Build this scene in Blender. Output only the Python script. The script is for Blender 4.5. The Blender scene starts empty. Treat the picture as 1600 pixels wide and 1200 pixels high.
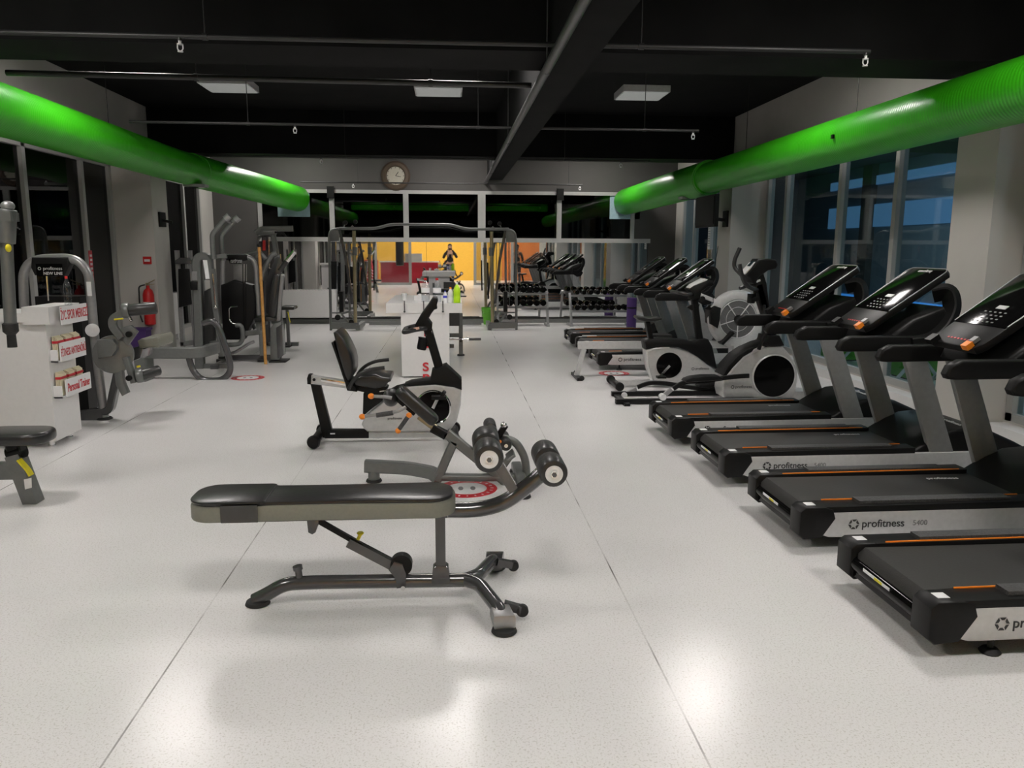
import bpy, bmesh, math, random
from mathutils import Vector, Matrix
random.seed(7)
S = bpy.context.scene
COL = S.collection
PI = math.pi
R_ = math.radians

# ---------------------------------------------------------------- camera
F_PX, VPX, VPY, ROLL, EYE = 1250.0, 703.0, 388.0, 0.25, 1.6
_a = Vector(((VPX-800)/F_PX, (VPY-600)/F_PX, 1)).normalized()
_x = Vector((math.cos(R_(ROLL)), math.sin(R_(ROLL)), 0)); _x = (_x - _x.dot(_a)*_a).normalized()
_z = _x.cross(_a)
RC = Matrix((_x, _a, _z))                      # camera-space (x right, y down, z forward) -> world
cam = bpy.data.cameras.new('camera'); camo = bpy.data.objects.new('camera', cam); COL.objects.link(camo)
cam.sensor_fit = 'HORIZONTAL'; cam.sensor_width = 36; cam.lens = 36*F_PX/1600; cam.clip_start = 0.02; cam.clip_end = 200
rgt, dwn, fwd = (Vector(RC.col[0]), Vector(RC.col[1]), Vector(RC.col[2]))
m3 = Matrix((rgt, -dwn, -fwd)).transposed()
camo.matrix_world = Matrix.Translation((0, 0, EYE)) @ m3.to_4x4()
S.camera = camo

def ray(px, py): return RC @ Vector(((px-800)/F_PX, (py-600)/F_PX, 1))
def at(px, py, Y):
    "point of the vertical plane at depth Y seen at this pixel -> (x, z)"
    d = ray(px, py); t = Y/d.y
    return (d.x*t, EYE + d.z*t)
def A(Y, *p): return [at(x, y, Y) for x, y in p]
def zm(ox, oy, s, *p): return [(ox+x/s, oy+y/s) for x, y in p]

# ---------------------------------------------------------------- world, exposure
W = bpy.data.worlds.new('night'); S.world = W; W.use_nodes = True
W.node_tree.nodes['Background'].inputs[0].default_value = (0.10, 0.16, 0.25, 1)
W.node_tree.nodes['Background'].inputs[1].default_value = 0.03
S.view_settings.view_transform = 'Standard'; S.view_settings.look = 'None'
S.view_settings.gamma = 1; S.view_settings.use_curve_mapping = False
S.view_settings.exposure = 0.38
S.cycles.use_denoising = True
S.cycles.max_bounces = 8; S.cycles.diffuse_bounces = 4; S.cycles.glossy_bounces = 5
S.cycles.transparent_max_bounces = 12; S.cycles.sample_clamp_indirect = 6
LAMP = 34.0        # radiance of a lit ceiling panel
LAMP_DIM = 0.14    # the middle row is switched off and only glimmers
LAMP_HALL = 100.0

# ---------------------------------------------------------------- materials
def mat(name, col, rough=.5, metal=0., noise=.06, nscale=30, bump=0., coat=0., emit=None, estr=0., alpha=None, spec=.5, trans=0.):
    m = bpy.data.materials.new(name); m.use_nodes = True; nt = m.node_tree; b = nt.nodes['Principled BSDF']
    if isinstance(col, (int, float)): col = (col, col, col)
    b.inputs['Roughness'].default_value = rough; b.inputs['Metallic'].default_value = metal
    b.inputs['Coat Weight'].default_value = coat; b.inputs['Specular IOR Level'].default_value = spec
    b.inputs['Transmission Weight'].default_value = trans
    b.inputs['Coat Roughness'].default_value = .15
    if emit:
        b.inputs['Emission Color'].default_value = (*emit, 1); b.inputs['Emission Strength'].default_value = estr
    tc = nt.nodes.new('ShaderNodeTexCoord'); n = nt.nodes.new('ShaderNodeTexNoise'); n.inputs['Scale'].default_value = nscale
    n.inputs['Detail'].default_value = 4
    nt.links.new(tc.outputs['Object'], n.inputs['Vector'])
    r = nt.nodes.new('ShaderNodeValToRGB'); r.color_ramp.elements[0].position = .3; r.color_ramp.elements[1].position = .7
    r.color_ramp.elements[0].color = (*[c*(1-noise) for c in col], 1); r.color_ramp.elements[1].color = (*[min(1, c*(1+noise)) for c in col], 1)
    nt.links.new(n.outputs['Fac'], r.inputs['Fac']); nt.links.new(r.outputs['Color'], b.inputs['Base Color'])
    if bump:
        bp = nt.nodes.new('ShaderNodeBump'); bp.inputs['Strength'].default_value = bump; bp.inputs['Distance'].default_value = .01
        nt.links.new(n.outputs['Fac'], bp.inputs['Height']); nt.links.new(bp.outputs['Normal'], b.inputs['Normal'])
    return m

def floor_mat():
    m = bpy.data.materials.new('speckled_vinyl'); m.use_nodes = True; nt = m.node_tree; N = nt.nodes; L = nt.links; b = N['Principled BSDF']
    tc = N.new('ShaderNodeTexCoord')
    def node(t, **k):
        n = N.new(t)
        for a, v in k.items(): setattr(n, a, v)
        return n
    def ramp(src, p0, c0, p1, c1):
        r = N.new('ShaderNodeValToRGB'); e = r.color_ramp.elements; e[0].position = p0; e[1].position = p1
        e[0].color = (*c0, 1); e[1].color = (*c1, 1); L.new(src, r.inputs['Fac']); return r.outputs['Color']
    def mul(a, bb, f=1.):
        n = node('ShaderNodeMix', data_type='RGBA', blend_type='MULTIPLY'); n.inputs['Factor'].default_value = f
        L.new(a, n.inputs['A']); L.new(bb, n.inputs['B']); return n.outputs['Result']
    n1 = N.new('ShaderNodeTexNoise'); n1.inputs['Scale'].default_value = .8; n1.inputs['Detail'].default_value = 2
    n2 = N.new('ShaderNodeTexNoise'); n2.inputs['Scale'].default_value = 120; n2.inputs['Detail'].default_value = 3
    v = N.new('ShaderNodeTexVoronoi'); v.inputs['Scale'].default_value = 150
    for n in (n1, n2, v): L.new(tc.outputs['Object'], n.inputs['Vector'])
    c = ramp(n1.outputs['Fac'], .3, (.74, .728, .724), .7, (.79, .778, .772))
    c = mul(c, ramp(n2.outputs['Fac'], .33, (.78, .77, .74), .46, (1, 1, 1)))
    c = mul(c, ramp(v.outputs['Distance'], .1, (.55, .52, .48), .2, (1, 1, 1)), .75)
    # welded seams of the sheets: thin worn lines along the room
    sx = N.new('ShaderNodeSeparateXYZ'); L.new(tc.outputs['Object'], sx.inputs[0])
    nb = N.new('ShaderNodeTexNoise'); nb.inputs['Scale'].default_value = 2.3; L.new(tc.outputs['Object'], nb.inputs['Vector'])
    tot = None
    for x0 in (-3.0, -1.1, .8, 2.7):
        a = node('ShaderNodeMath', operation='SUBTRACT'); L.new(sx.outputs['X'], a.inputs[0]); a.inputs[1].default_value = x0
        a2 = node('ShaderNodeMath', operation='ABSOLUTE'); L.new(a.outputs[0], a2.inputs[0])
        a3 = node('ShaderNodeMath', operation='LESS_THAN'); L.new(a2.outputs[0], a3.inputs[0]); a3.inputs[1].default_value = .0035
        if tot is None: tot = a3.outputs[0]
        else:
            s = node('ShaderNodeMath', operation='ADD'); L.new(tot, s.inputs[0]); L.new(a3.outputs[0], s.inputs[1]); tot = s.outputs[0]
    rb = ramp(nb.outputs['Fac'], .42, (.15, .15, .15), .62, (.9, .9, .9))
    f = node('ShaderNodeMath', operation='MULTIPLY'); L.new(tot, f.inputs[0]); L.new(rb, f.inputs[1])
    mx = node('ShaderNodeMix', data_type='RGBA'); L.new(f.outputs[0], mx.inputs['Factor']); L.new(c, mx.inputs['A']); mx.inputs['B'].default_value = (.12, .11, .10, 1)
    L.new(mx.outputs['Result'], b.inputs['Base Color'])
    rr = ramp(n1.outputs['Fac'], .3, (.235, .235, .235), .7, (.236, .236, .236)); L.new(rr, b.inputs['Roughness'])
    b.inputs['Specular IOR Level'].default_value = .45
    return m

def glass_mat(name, tint, refl=.12, rough=.02):
    m = bpy.data.materials.new(name); m.use_nodes = True; nt = m.node_tree; nt.nodes.clear(); N = nt.nodes
    o = N.new('ShaderNodeOutputMaterial'); t = N.new('ShaderNodeBsdfTransparent'); t.inputs[0].default_value = (*tint, 1)
    g = N.new('ShaderNodeBsdfGlossy'); g.inputs['Roughness'].default_value = rough; g.inputs[0].default_value = (1, 1, 1, 1)
    lw = N.new('ShaderNodeLayerWeight'); fr = N.new('ShaderNodeMath'); fr.operation = 'POWER'; fr.inputs[1].default_value = 4
    nt.links.new(lw.outputs['Facing'], fr.inputs[0])
    ad = N.new('ShaderNodeMath'); ad.operation = 'MULTIPLY_ADD'; ad.inputs[1].default_value = .35; ad.inputs[2].default_value = refl*.5
    ad.use_clamp = True
    mx = N.new('ShaderNodeMixShader'); L = nt.links
    L.new(fr.outputs[0], ad.inputs[0]); L.new(ad.outputs[0], mx.inputs[0]); L.new(t.outputs[0], mx.inputs[1]); L.new(g.outputs[0], mx.inputs[2])
    L.new(mx.outputs[0], o.inputs[0]); return m

def ribbed_green():
    m = mat('green_duct_foil', (.032, .36, .005), .38, 0, .08, 4, coat=.2)
    nt = m.node_tree; b = nt.nodes['Principled BSDF']; tc = nt.nodes.new('ShaderNodeTexCoord')
    w = nt.nodes.new('ShaderNodeTexWave'); w.bands_direction = 'Y'; w.inputs['Scale'].default_value = 8.5; w.inputs['Distortion'].default_value = .6
    n = nt.nodes.new('ShaderNodeTexNoise'); n.inputs['Scale'].default_value = 9; n.inputs['Detail'].default_value = 5
    ad = nt.nodes.new('ShaderNodeMath'); ad.operation = 'MULTIPLY_ADD'; ad.inputs[1].default_value = .9
    bp = nt.nodes.new('ShaderNodeBump'); bp.inputs['Strength'].default_value = .24; bp.inputs['Distance'].default_value = .006
    L = nt.links; L.new(tc.outputs['Object'], w.inputs['Vector']); L.new(tc.outputs['Object'], n.inputs['Vector'])
    L.new(n.outputs['Fac'], ad.inputs[0]); L.new(w.outputs['Fac'], ad.inputs[2]); L.new(ad.outputs[0], bp.inputs['Height'])
    L.new(bp.outputs['Normal'], b.inputs['Normal']); L.new(bp.outputs['Normal'], b.inputs['Coat Normal']); return m

M = dict(
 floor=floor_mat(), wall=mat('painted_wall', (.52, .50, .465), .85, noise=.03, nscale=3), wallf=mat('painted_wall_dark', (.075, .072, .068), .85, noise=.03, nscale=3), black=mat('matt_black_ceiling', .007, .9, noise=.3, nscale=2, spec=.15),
 frame=mat('window_frame_grey', (.36, .36, .345), .45, noise=.03), glass=glass_mat('dark_glass', (.62, .70, .72), .09),
 glassdark=glass_mat('night_glass', (.16, .18, .18), .10), mirror=mat('mirror_silver', .86, .015, 1, noise=.0),
 keys=mat('key_print', .28, .5), duct=ribbed_green(), pipe=mat('grey_pipe', .10, .4, .6), pipedark=mat('dark_pipe', .035, .45, .4),
 white=mat('white_laminate', (.68, .67, .66), .4, noise=.02), whitep=mat('white_plastic', .75, .35, noise=.02), cream=mat('cream_paper', (.72, .66, .48), .8, noise=.04), paper=mat('paper', .8, .8, noise=.03),
 red=mat('red_print', (.5, .02, .03), .5), redp=mat('red_plastic', (.55, .02, .02), .35), orange=mat('orange_plastic', (.95, .27, .02), .4),
 yellow=mat('yellow_plastic', (.75, .65, .02), .4), lime=mat('lime_plastic', (.45, .75, .02), .3), green=mat('green_plastic', (.12, .42, .03), .4),
 purple=mat('purple_foam', (.07, .03, .15), .8), blue=mat('blue_plastic', (.05, .06, .55), .4), brass=mat('brass_guide', (.42, .36, .22), .3, .7),
 grey=mat('grey_steel', (.165, .172, .166), .38, .35), dgrey=mat('dark_grey_steel', (.085, .085, .088), .2, .4, coat=.5), lgrey=mat('light_grey_steel', (.33, .33, .33), .35, .5),
 tgrey=mat('treadmill_upright_grey', (.27, .275, .275), .45, .2), silver=mat('silver_paint', (.56, .56, .555), .32, .2), bright=mat('silver_plastic', (.72, .72, .72), .28, .2), chrome=mat('chrome', .8, .12, 1, noise=.02),
 blk=mat('black_plastic', .009, .42, noise=.15, nscale=60, spec=.2), blkg=mat('glossy_black', .004, .10, noise=.1, spec=.12), rub=mat('black_rubber', .016, .7, noise=.2, nscale=80, bump=.2),
 vinyl=mat('black_vinyl', .018, .33, noise=.15, nscale=50, bump=.08, coat=.15), vinylg=mat('grey_green_vinyl', (.20, .20, .165), .45, noise=.05, nscale=80, bump=.06),
 vinyld=mat('charcoal_vinyl', .05, .4, noise=.1), belt=mat('treadmill_belt', (.023, .022, .020), .6, noise=.12, nscale=150, bump=.1), grip=mat('ribbed_grip', (.06, .06, .06), .6, noise=.3, nscale=120, bump=.5),
 foam=mat('black_foam', .02, .45, noise=.2, nscale=25, bump=.3, coat=.2), badge=mat('badge_print', .65, .5), badged=mat('dark_print', .03, .5), bronze=mat('clock_frame_bronze', (.09, .065, .045), .45, .3, nscale=60, bump=.4),
 face=mat('clock_face', (.42, .40, .33), .6), pet=glass_mat('clear_plastic', (.86, .88, .9), .16, .08), wood=mat('wooden_pole', (.52, .26, .07), .5, noise=.2, nscale=20),
 lampon=mat('lit_diffuser', .8, .6, emit=(1, .945, .91), estr=LAMP), lampoff=mat('dim_diffuser', .25, .6, emit=(.95, .97, .92), estr=LAMP_DIM),
 lamphall=mat('hall_diffuser', .8, .6, emit=(1, .93, .78), estr=LAMP_HALL), lampbody=mat('lamp_housing', .5, .5),
 bluelit=mat('blue_translucent_panel', (.1, .2, .35), .5, emit=(.20, .46, .80), estr=.27), blueled=mat('blue_led', (.05, .2, .5), .5, emit=(.06, .32, .9), estr=.7),
 extw=mat('terrace_wall', (.20, .27, .31), .7), extf=mat('terrace_floor', (.38, .39, .37), .6), extc=mat('terrace_canopy', (.10, .10, .09), .8),
 ywall=mat('yellow_wall', (.72, .42, .05), .7), owall=mat('orange_wall', (.60, .17, .03), .7), redc=mat('red_counter', (.42, .01, .03), .35), sheet=mat('pale_blue_sheet', (.30, .44, .48), .6),
 skin=mat('skin', (.45, .25, .17), .5), cloth=mat('black_cloth', .015, .85), trous=mat('dark_trousers', (.02, .02, .028), .85), hair=mat('dark_hair', .012, .6),
 stain=mat('grey_footprint', .2, .6), lcd=mat('lcd_glass', (.02, .03, .035), .15))

# ---------------------------------------------------------------- geometry helpers
def smooth_path(pts, rad=.05, k=4, closed=False):
    P = [Vector(p) for p in pts]; out = []
    n = len(P)
    for i, p in enumerate(P):
        if not closed and (i == 0 or i == n-1): out.append(p); continue
        a, b = P[(i-1) % n], P[(i+1) % n]
        u, v = (a-p), (b-p); lu, lv = u.length, v.length
        r = min(rad, lu*.48, lv*.48)
        if r < 1e-5: out.append(p); continue
        s, e = p+u/lu*r, p+v/lv*r
        for j in range(k+1):
            t = j/k; out.append(s*(1-t)**2 + p*2*t*(1-t) + e*t*t)
    return out

class B:
    def __init__(s): s.bm = bmesh.new()
    def _add(s, verts, faces):
        vs = [s.bm.verts.new(v) for v in verts]; fs = []
        for f in faces:
            try: fs.append(s.bm.faces.new([vs[i] for i in f]))
            except ValueError: pass
        return vs, fs
    def _bev(s, fs, w, seg):
        es = list({e for f in fs for e in f.edges})
        es = [e for e in es if len(e.link_faces) == 2 and e.calc_face_angle(0) > .5]
        if es and w > 0: bmesh.ops.bevel(s.bm, geom=es, offset=w, segments=seg, profile=.5, affect='EDGES', clamp_overlap=True)
    def box(s, x0, x1, y0, y1, z0, z1, bev=0, seg=2, mtx=None):
        x0, x1 = sorted((x0, x1)); y0, y1 = sorted((y0, y1)); z0, z1 = sorted((z0, z1))
        V = [Vector((x, y, z)) for z in (z0, z1) for y in (y0, y1) for x in (x0, x1)]
        if mtx is not None: V = [mtx @ v for v in V]
        vs, fs = s._add(V, [(0, 2, 3, 1), (4, 5, 7, 6), (0, 1, 5, 4), (2, 6, 7, 3), (0, 4, 6, 2), (1, 3, 7, 5)])
        s._bev(fs, bev, seg); return s
    def bar(s, p0, p1, w, h, bev=.004, up=(0, 0, 1)):
        "straight rectangular tube from p0 to p1, w across, h along up"
        p0, p1 = Vector(p0), Vector(p1); d = p1-p0; L = d.length; d.normalize(); up = Vector(up)
        if abs(d.dot(up)) > .95: up = Vector((1, 0, 0))
        r = d.cross(up).normalized(); u = r.cross(d).normalized()
        m = Matrix((r, d, u)).transposed().to_4x4(); m.translation = p0
        return s.box(-w/2, w/2, 0, L, -h/2, h/2, bev, 2, m)
    def prism(s, pts, d0, d1, ax='y', bev=0, seg=2):
        "polygon in the plane across ax, extruded from d0 to d1 (ax y: pts are x,z; ax z: x,y; ax x: y,z)"
        f = {'y': lambda a, b, c: Vector((a, c, b)), 'z': lambda a, b, c: Vector((a, b, c)), 'x': lambda a, b, c: Vector((c, a, b))}[ax]
        n = len(pts); V = [f(a, b, d0) for a, b in pts]+[f(a, b, d1) for a, b in pts]
        vs, fs = s._add(V, [tuple(range(n)), tuple(range(2*n-1, n-1, -1))]+[(i, n+i, n+(i+1) % n, (i+1) % n) for i in range(n)])
        bmesh.ops.recalc_face_normals(s.bm, faces=fs)
        if bev > 0:
            es = [e for f2 in fs[:2] for e in f2.edges]; bmesh.ops.bevel(s.bm, geom=list(set(es)), offset=bev, segments=seg, profile=.5, affect='EDGES', clamp_overlap=True)
        return s
    def tube(s, pts, r, n=10, rad=.05, rect=None, cap=True, k=4, up=(0, 0, 1), closed=False):
        P = smooth_path(pts, rad, k, closed); m = len(P); rings = []
        for i, p in enumerate(P):
            a = P[(i-1) % m] if (closed or i > 0) else p; b = P[(i+1) % m] if (closed or i < m-1) else p
            d = (b-a); 
            if d.length < 1e-9: d = Vector((0, 0, 1))
            d.normalize()
            if i == 0:
                u = Vector(up); 
                if abs(d.dot(u)) > .95: u = Vector((0, 1, 0)) if abs(d.y) < .9 else Vector((1, 0, 0))
                u = (u-d*u.dot(d)).normalized()
            else:
                u = (u-d*u.dot(d)); u = u.normalized() if u.length > 1e-6 else Vector((0, 0, 1))
            w = d.cross(u)
            rr = r[min(int(i*len(r)/m), len(r)-1)] if isinstance(r, (list, tuple)) else r
            ring = []
            if rect:
                a2, b2 = rect[0]/2, rect[1]/2; c = min(a2, b2)*.3
                for x, y in ((a2, -b2+c), (a2, b2-c), (a2-c, b2), (-a2+c, b2), (-a2, b2-c), (-a2, -b2+c), (-a2+c, -b2), (a2-c, -b2)): ring.append(p+w*x+u*y)
            else:
                for j in range(n):
                    t = 2*PI*j/n; ring.append(p+(w*math.cos(t)+u*math.sin(t))*rr)
            rings.append([s.bm.verts.new(v) for v in ring])
        nn = len(rings[0])
        for i in range(m if closed else m-1):
            q, t = rings[i], rings[(i+1) % m]
            for j in range(nn): s.bm.faces.new((q[j], q[(j+1) % nn], t[(j+1) % nn], t[j]))
        if cap and not closed:
            s.bm.faces.new(list(reversed(rings[0]))); s.bm.faces.new(rings[-1])
        return s
    def cyl(s, p0, p1, r, r1=None, n=20, bev=0):
        p0, p1 = Vector(p0), Vector(p1); r1 = r if r1 is None else r1
        d = (p1-p0).normalized(); u = Vector((0, 0, 1)) if abs(d.z) < .9 else Vector((1, 0, 0)); u = (u-d*u.dot(d)).normalized(); w = d.cross(u)
        V = [p+(w*math.cos(2*PI*j/n)+u*math.sin(2*PI*j/n))*q for p, q in ((p0, r), (p1, r1)) for j in range(n)]
        vs, fs = s._add(V, [tuple(range(n-1, -1, -1)), tuple(range(n, 2*n))]+[(j, (j+1) % n, n+(j+1) % n, n+j) for j in range(n)])
        if bev > 0: bmesh.ops.bevel(s.bm, geom=list({e for f in fs[:2] for e in f.edges}), offset=bev, segments=3, profile=.5, affect='EDGES', clamp_overlap=True)
        return s
    def lathe(s, prof, c=(0, 0, 0), axis=(0, 0, 1), n=20):
        "prof: (radius, height) from bottom to top"
        d = Vector(axis).normalized(); u = Vector((0, 0, 1)) if abs(d.z) < .9 else Vector((1, 0, 0)); u = (u-d*u.dot(d)).normalized(); w = d.cross(u); c = Vector(c); rings = []
        for r, h in prof: rings.append([s.bm.verts.new(c+d*h+(w*math.cos(2*PI*j/n)+u*math.sin(2*PI*j/n))*max(r, 1e-4)) for j in range(n)])
        for q, t in zip(rings, rings[1:]):
            for j in range(n): s.bm.faces.new((q[j], q[(j+1) % n], t[(j+1) % n], t[j]))
        s.bm.faces.new(list(reversed(rings[0]))); s.bm.faces.new(rings[-1]); return s
    def ball(s, c, r, sc=(1, 1, 1), n=12):
        m = Matrix.Translation(c) @ Matrix.Diagonal((*sc, 1)); bmesh.ops.create_uvsphere(s.bm, u_segments=n*2, v_segments=n, radius=r, matrix=m); return s
    def build(s, name, m, parent=None, shade=40):
        bmesh.ops.recalc_face_normals(s.bm, faces=s.bm.faces[:])
        me = bpy.data.meshes.new(name); off = Vector((0, 0, 0)); p = parent
        while p is not None: off += p.location; p = p.parent
        if parent is not None: bmesh.ops.translate(s.bm, verts=s.bm.verts[:], vec=-off)
        else:
            # origin at the base centre of the mesh
            xs = [v.co for v in s.bm.verts]; off = Vector(((min(v.x for v in xs)+max(v.x for v in xs))/2, (min(v.y for v in xs)+max(v.y for v in xs))/2, min(v.z for v in xs)))
            if name in ('floor',) or name.startswith('duct') : off = Vector((0, 0, 0))
            bmesh.ops.translate(s.bm, verts=s.bm.verts[:], vec=-off)
        s.bm.to_mesh(me); s.bm.free()
        for f in me.polygons: f.use_smooth = True
        me.set_sharp_from_angle(angle=R_(shade))
        me.materials.append(M[m] if isinstance(m, str) else m)
        o = bpy.data.objects.new(name, me); COL.objects.link(o)
        if parent is not None: o.parent = parent
        else: o.location = off
        return o

def text(name, s, m, parent, mtx, size, depth=.001, align='LEFT', shear=0, xs=1., bold=0):
    c = bpy.data.curves.new(name, 'FONT'); c.body = s; c.size = size; c.extrude = depth; c.align_x = align; c.shear = shear; c.offset = bold
    t = bpy.data.objects.new(name+'_tmp', c); COL.objects.link(t); dg = bpy.context.evaluated_depsgraph_get()
    me = bpy.data.meshes.new_from_object(t.evaluated_get(dg)); bpy.data.objects.remove(t); bpy.data.curves.remove(c)
    me.name = name; me.materials.clear(); me.materials.append(M[m])
    me.transform(mtx @ Matrix.Diagonal((xs, 1, 1, 1)))
    off = Vector((0, 0, 0)); p = parent
    while p is not None: off += p.location; p = p.parent
    me.transform(Matrix.Translation(-off)); o = bpy.data.objects.new(name, me); COL.objects.link(o); o.parent = parent; return o
def frame_mtx(o, right, up):
    r = Vector(right).normalized(); u = Vector(up); u = (u-r*u.dot(r)).normalized(); n = r.cross(u)
    m = Matrix((r, u, n)).transposed().to_4x4(); m.translation = Vector(o); return m

def tag(o, label, cat, group=None, kind=None):
    o['label'] = label; o['category'] = cat
    if group: o['group'] = group
    if kind: o['kind'] = kind
    return o
def thing(name, label, cat, loc=(0, 0, 0), group=None):
    o = bpy.data.objects.new(name, None); o.empty_display_size = .1; COL.objects.link(o); o.location = loc; tag(o, label, cat, group); return o
def struct(b, name, m):
    o = b.build(name, m); o['kind'] = 'structure'; return o
def kids(o): return [c for c in o.children]
def dup(root, loc, label, rz=None, group=None):
    def cp(o, parent):
        c = o.copy(); COL.objects.link(c); c.parent = parent
        for ch in kids(o): cp(ch, c)
        return c
    r = cp(root, None); r.location = loc; r['label'] = label
    if rz is not None: r.rotation_euler = (0, 0, rz)
    if group: r['group'] = group
    return r
def ring_pts(c, rx, rz, n=24, a0=0, a1=2*PI, closed=True):
    m = n if closed else n-1
    return [(c[0]+rx*math.cos(a0+(a1-a0)*i/m), c[1]+rz*math.sin(a0+(a1-a0)*i/m)) for i in range(n)]
def star_logo(name, parent, o, right, up, r, m='badged'):
    "the maker's mark: three blades turning about an empty hexagon"
    b = B(); n = Vector(right).normalized().cross(Vector(up).normalized()); ri = Vector(right).normalized(); u = Vector(up).normalized(); o = Vector(o)
    for k in range(6):
        a = k*PI/3
        def P(rr, t): return o+(ri*math.cos(t)+u*math.sin(t))*rr+n*.0012
        b._add([P(r*.55, a+.1), P(r, a), P(r*.93, a+.95), P(r*.50, a+.72)], [(0, 1, 2, 3)])
    return b.build(name, m, parent)

# ================================================================ THE ROOM
XL, XR, YF, YB, ZC = -4.9, 4.9, 17.4, -1.0, 3.84
ZT, ZB = 2.81, .12          # window heads and sills
struct(B().box(-11, 12, -9, 22, -.2, 0), 'floor', 'floor')
struct(B().box(-5.2, 5.2, -9, 17.7, ZC, ZC+.2), 'ceiling', 'black')
# cross beams and the long beam
struct(B().box(XL, XR, 6.6, 7.3, 3.13, ZC), 'beam', 'black')
struct(B().box(XL, XR, 13.95, 14.55, 3.13, ZC), 'beam', 'black')
struct(B().box(XL, XR, -1.2, -.6, 3.13, ZC), 'beam', 'black')
struct(B().box(.80, 1.12, .1, YF, 3.03, ZC), 'beam', 'black')
# columns: room-facing plane |x| = 4.35 / 4.6
colsR = [(4.60, 6.62, 7.18), (4.36, 12.4, 13.0), (4.45, .4, 1.0)]
colsL = [(-4.36, 12.4, 13.05), (-4.5, 6.6, 7.2), (-4.4, .4, 1.0)]
for x, a, c in colsR: struct(B().box(x, XR+.05, a, c, 0, 2.96 if a > 12 else ZC), 'column', 'wall')
for x, a, c in colsL: struct(B().box(XL-.05, x, a, c, 0, 2.96 if a > 12 else ZC), 'column', 'wall')
b = B(); b.box(XR, XR+.25, -6, YF+.3, ZT, ZC); b.box(XR, XR+.25, -6, YF+.3, 0, ZB); b.box(XR, XR+.25, 16.9, YF+.3, ZB, ZT)
struct(b, 'wall_right', 'wall')
b = B(); b.box(XL-.25, XL, -6, YF+.3, ZT, ZC); b.box(XL-.25, XL, -6, YF+.3, 0, ZB); b.box(XL-.25, XL, 16.6, YF+.3, ZB, ZT)
struct(b, 'wall_left', 'wall')
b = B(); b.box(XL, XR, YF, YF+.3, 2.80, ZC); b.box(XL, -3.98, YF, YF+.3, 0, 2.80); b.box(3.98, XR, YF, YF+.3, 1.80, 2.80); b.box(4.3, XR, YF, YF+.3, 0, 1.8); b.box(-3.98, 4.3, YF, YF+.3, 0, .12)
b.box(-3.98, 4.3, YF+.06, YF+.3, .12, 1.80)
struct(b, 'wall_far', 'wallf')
struct(B().box(-4.3, 4.3, YF-.03, YF, 0, .09, .004), 'baseboard_far', 'grey')
struct(B().box(4.72, XR, 7.2, 12.38, 0, .10, .005), 'baseboard_right', 'white')
struct(B().box(4.72, XR, 1.02, 6.6, 0, .10, .005), 'baseboard_right', 'white')
struct(B().box(XL, -4.74, 7.22, 12.38, 0, .10, .005), 'baseboard_left', 'white')

_w = [0]
def window(y0, y1, side, mulls):
    "glazed bay in a side wall: aluminium frame with posts at mulls, one pane per light"
    _w[0] += 1
    x0, x1 = (XR+.0, XR+.10) if side > 0 else (XL-.10, XL-.0)
    b = B(); b.box(x0, x1, y0, y1, ZT-.07, ZT+.0, .004); b.box(x0, x1, y0, y1, ZB, ZB+.07, .004)
    for y in [y0+.04]+list(mulls)+[y1-.04]: b.box(x0, x1, y-.04, y+.04, ZB, ZT, .004)
    o = b.build('window_%d' % _w[0], 'frame'); o['kind'] = 'structure'
    e = [y0]+list(mulls)+[y1]; xm = (x0+x1)/2
    for a, c in zip(e, e[1:]):
        B().box(xm-.004, xm+.004, a+.03, c-.03, ZB+.05, ZT-.05).build('glass_pane', 'glass' if side > 0 else 'glassdark', o)
window(1.02, 6.6, 1, (2.4, 3.8, 5.2))
window(7.2, 12.38, 1, (8.70, 10.0, 11.65))
window(13.02, 16.9, 1, (13.9, 14.9, 16.1))
window(1.02, 6.58, -1, (2.4, 3.8, 5.2))
window(7.22, 12.38, -1, (8.7, 9.95, 11.45))
window(13.07, 16.6, -1, (14.4, 15.6))
window(-5.5, .38, 1, (-4, -2.5, -1))
window(-5.5, .38, -1, (-4, -2.5, -1))
# far wall: four dark upper lights over a strip of mirror panels
_w[0] += 1
b = B(); fx = (-3.94, -2.46, -.92, .68, 2.34, 3.94)
b.box(-3.98, 3.98, YF-.03, YF+.06, 2.73, 2.80, .004); b.box(-3.98, 4.34, YF-.04, YF+.06, 1.73, 1.82, .004)
for i, x in enumerate(fx):
    w = (.04, .05, .055, .08, .05, .04)[i]; b.box(x-w, x+w, YF-.035, YF+.06, 1.80, 2.76, .004)
o = b.build('window_%d' % _w[0], 'frame'); o['kind'] = 'structure'
for a, c in zip(fx, fx[1:]): B().box(a, c, YF+.02, YF+.03, 1.80, 2.76).build('glass_pane', 'glassdark', o)
struct(B().box(-3.98, 3.98, YF+.29, YF+.31, 1.8, 2.8), 'wall_behind_windows', 'black')
for i, (a, c) in enumerate(((-3.5, -2.0), (-2.0, -.5), (-.5, 1.0), (1.0, 2.65), (2.65, 4.28))):
    o = B().box(a+.002, c-.002, YF-.012, YF-.004, .13, 1.73).build('wall_mirror', 'mirror')
    tag(o, 'tall frameless mirror panel on the far wall, '+('behind the grey radiator', 'behind the left tower of the cable crossover', 'behind the white counter and its bottles',
        'behind the right tower of the cable crossover', 'behind the dumbbell rack under the far treadmills')[i], 'mirror', 'mirror panels along the far wall')
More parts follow.
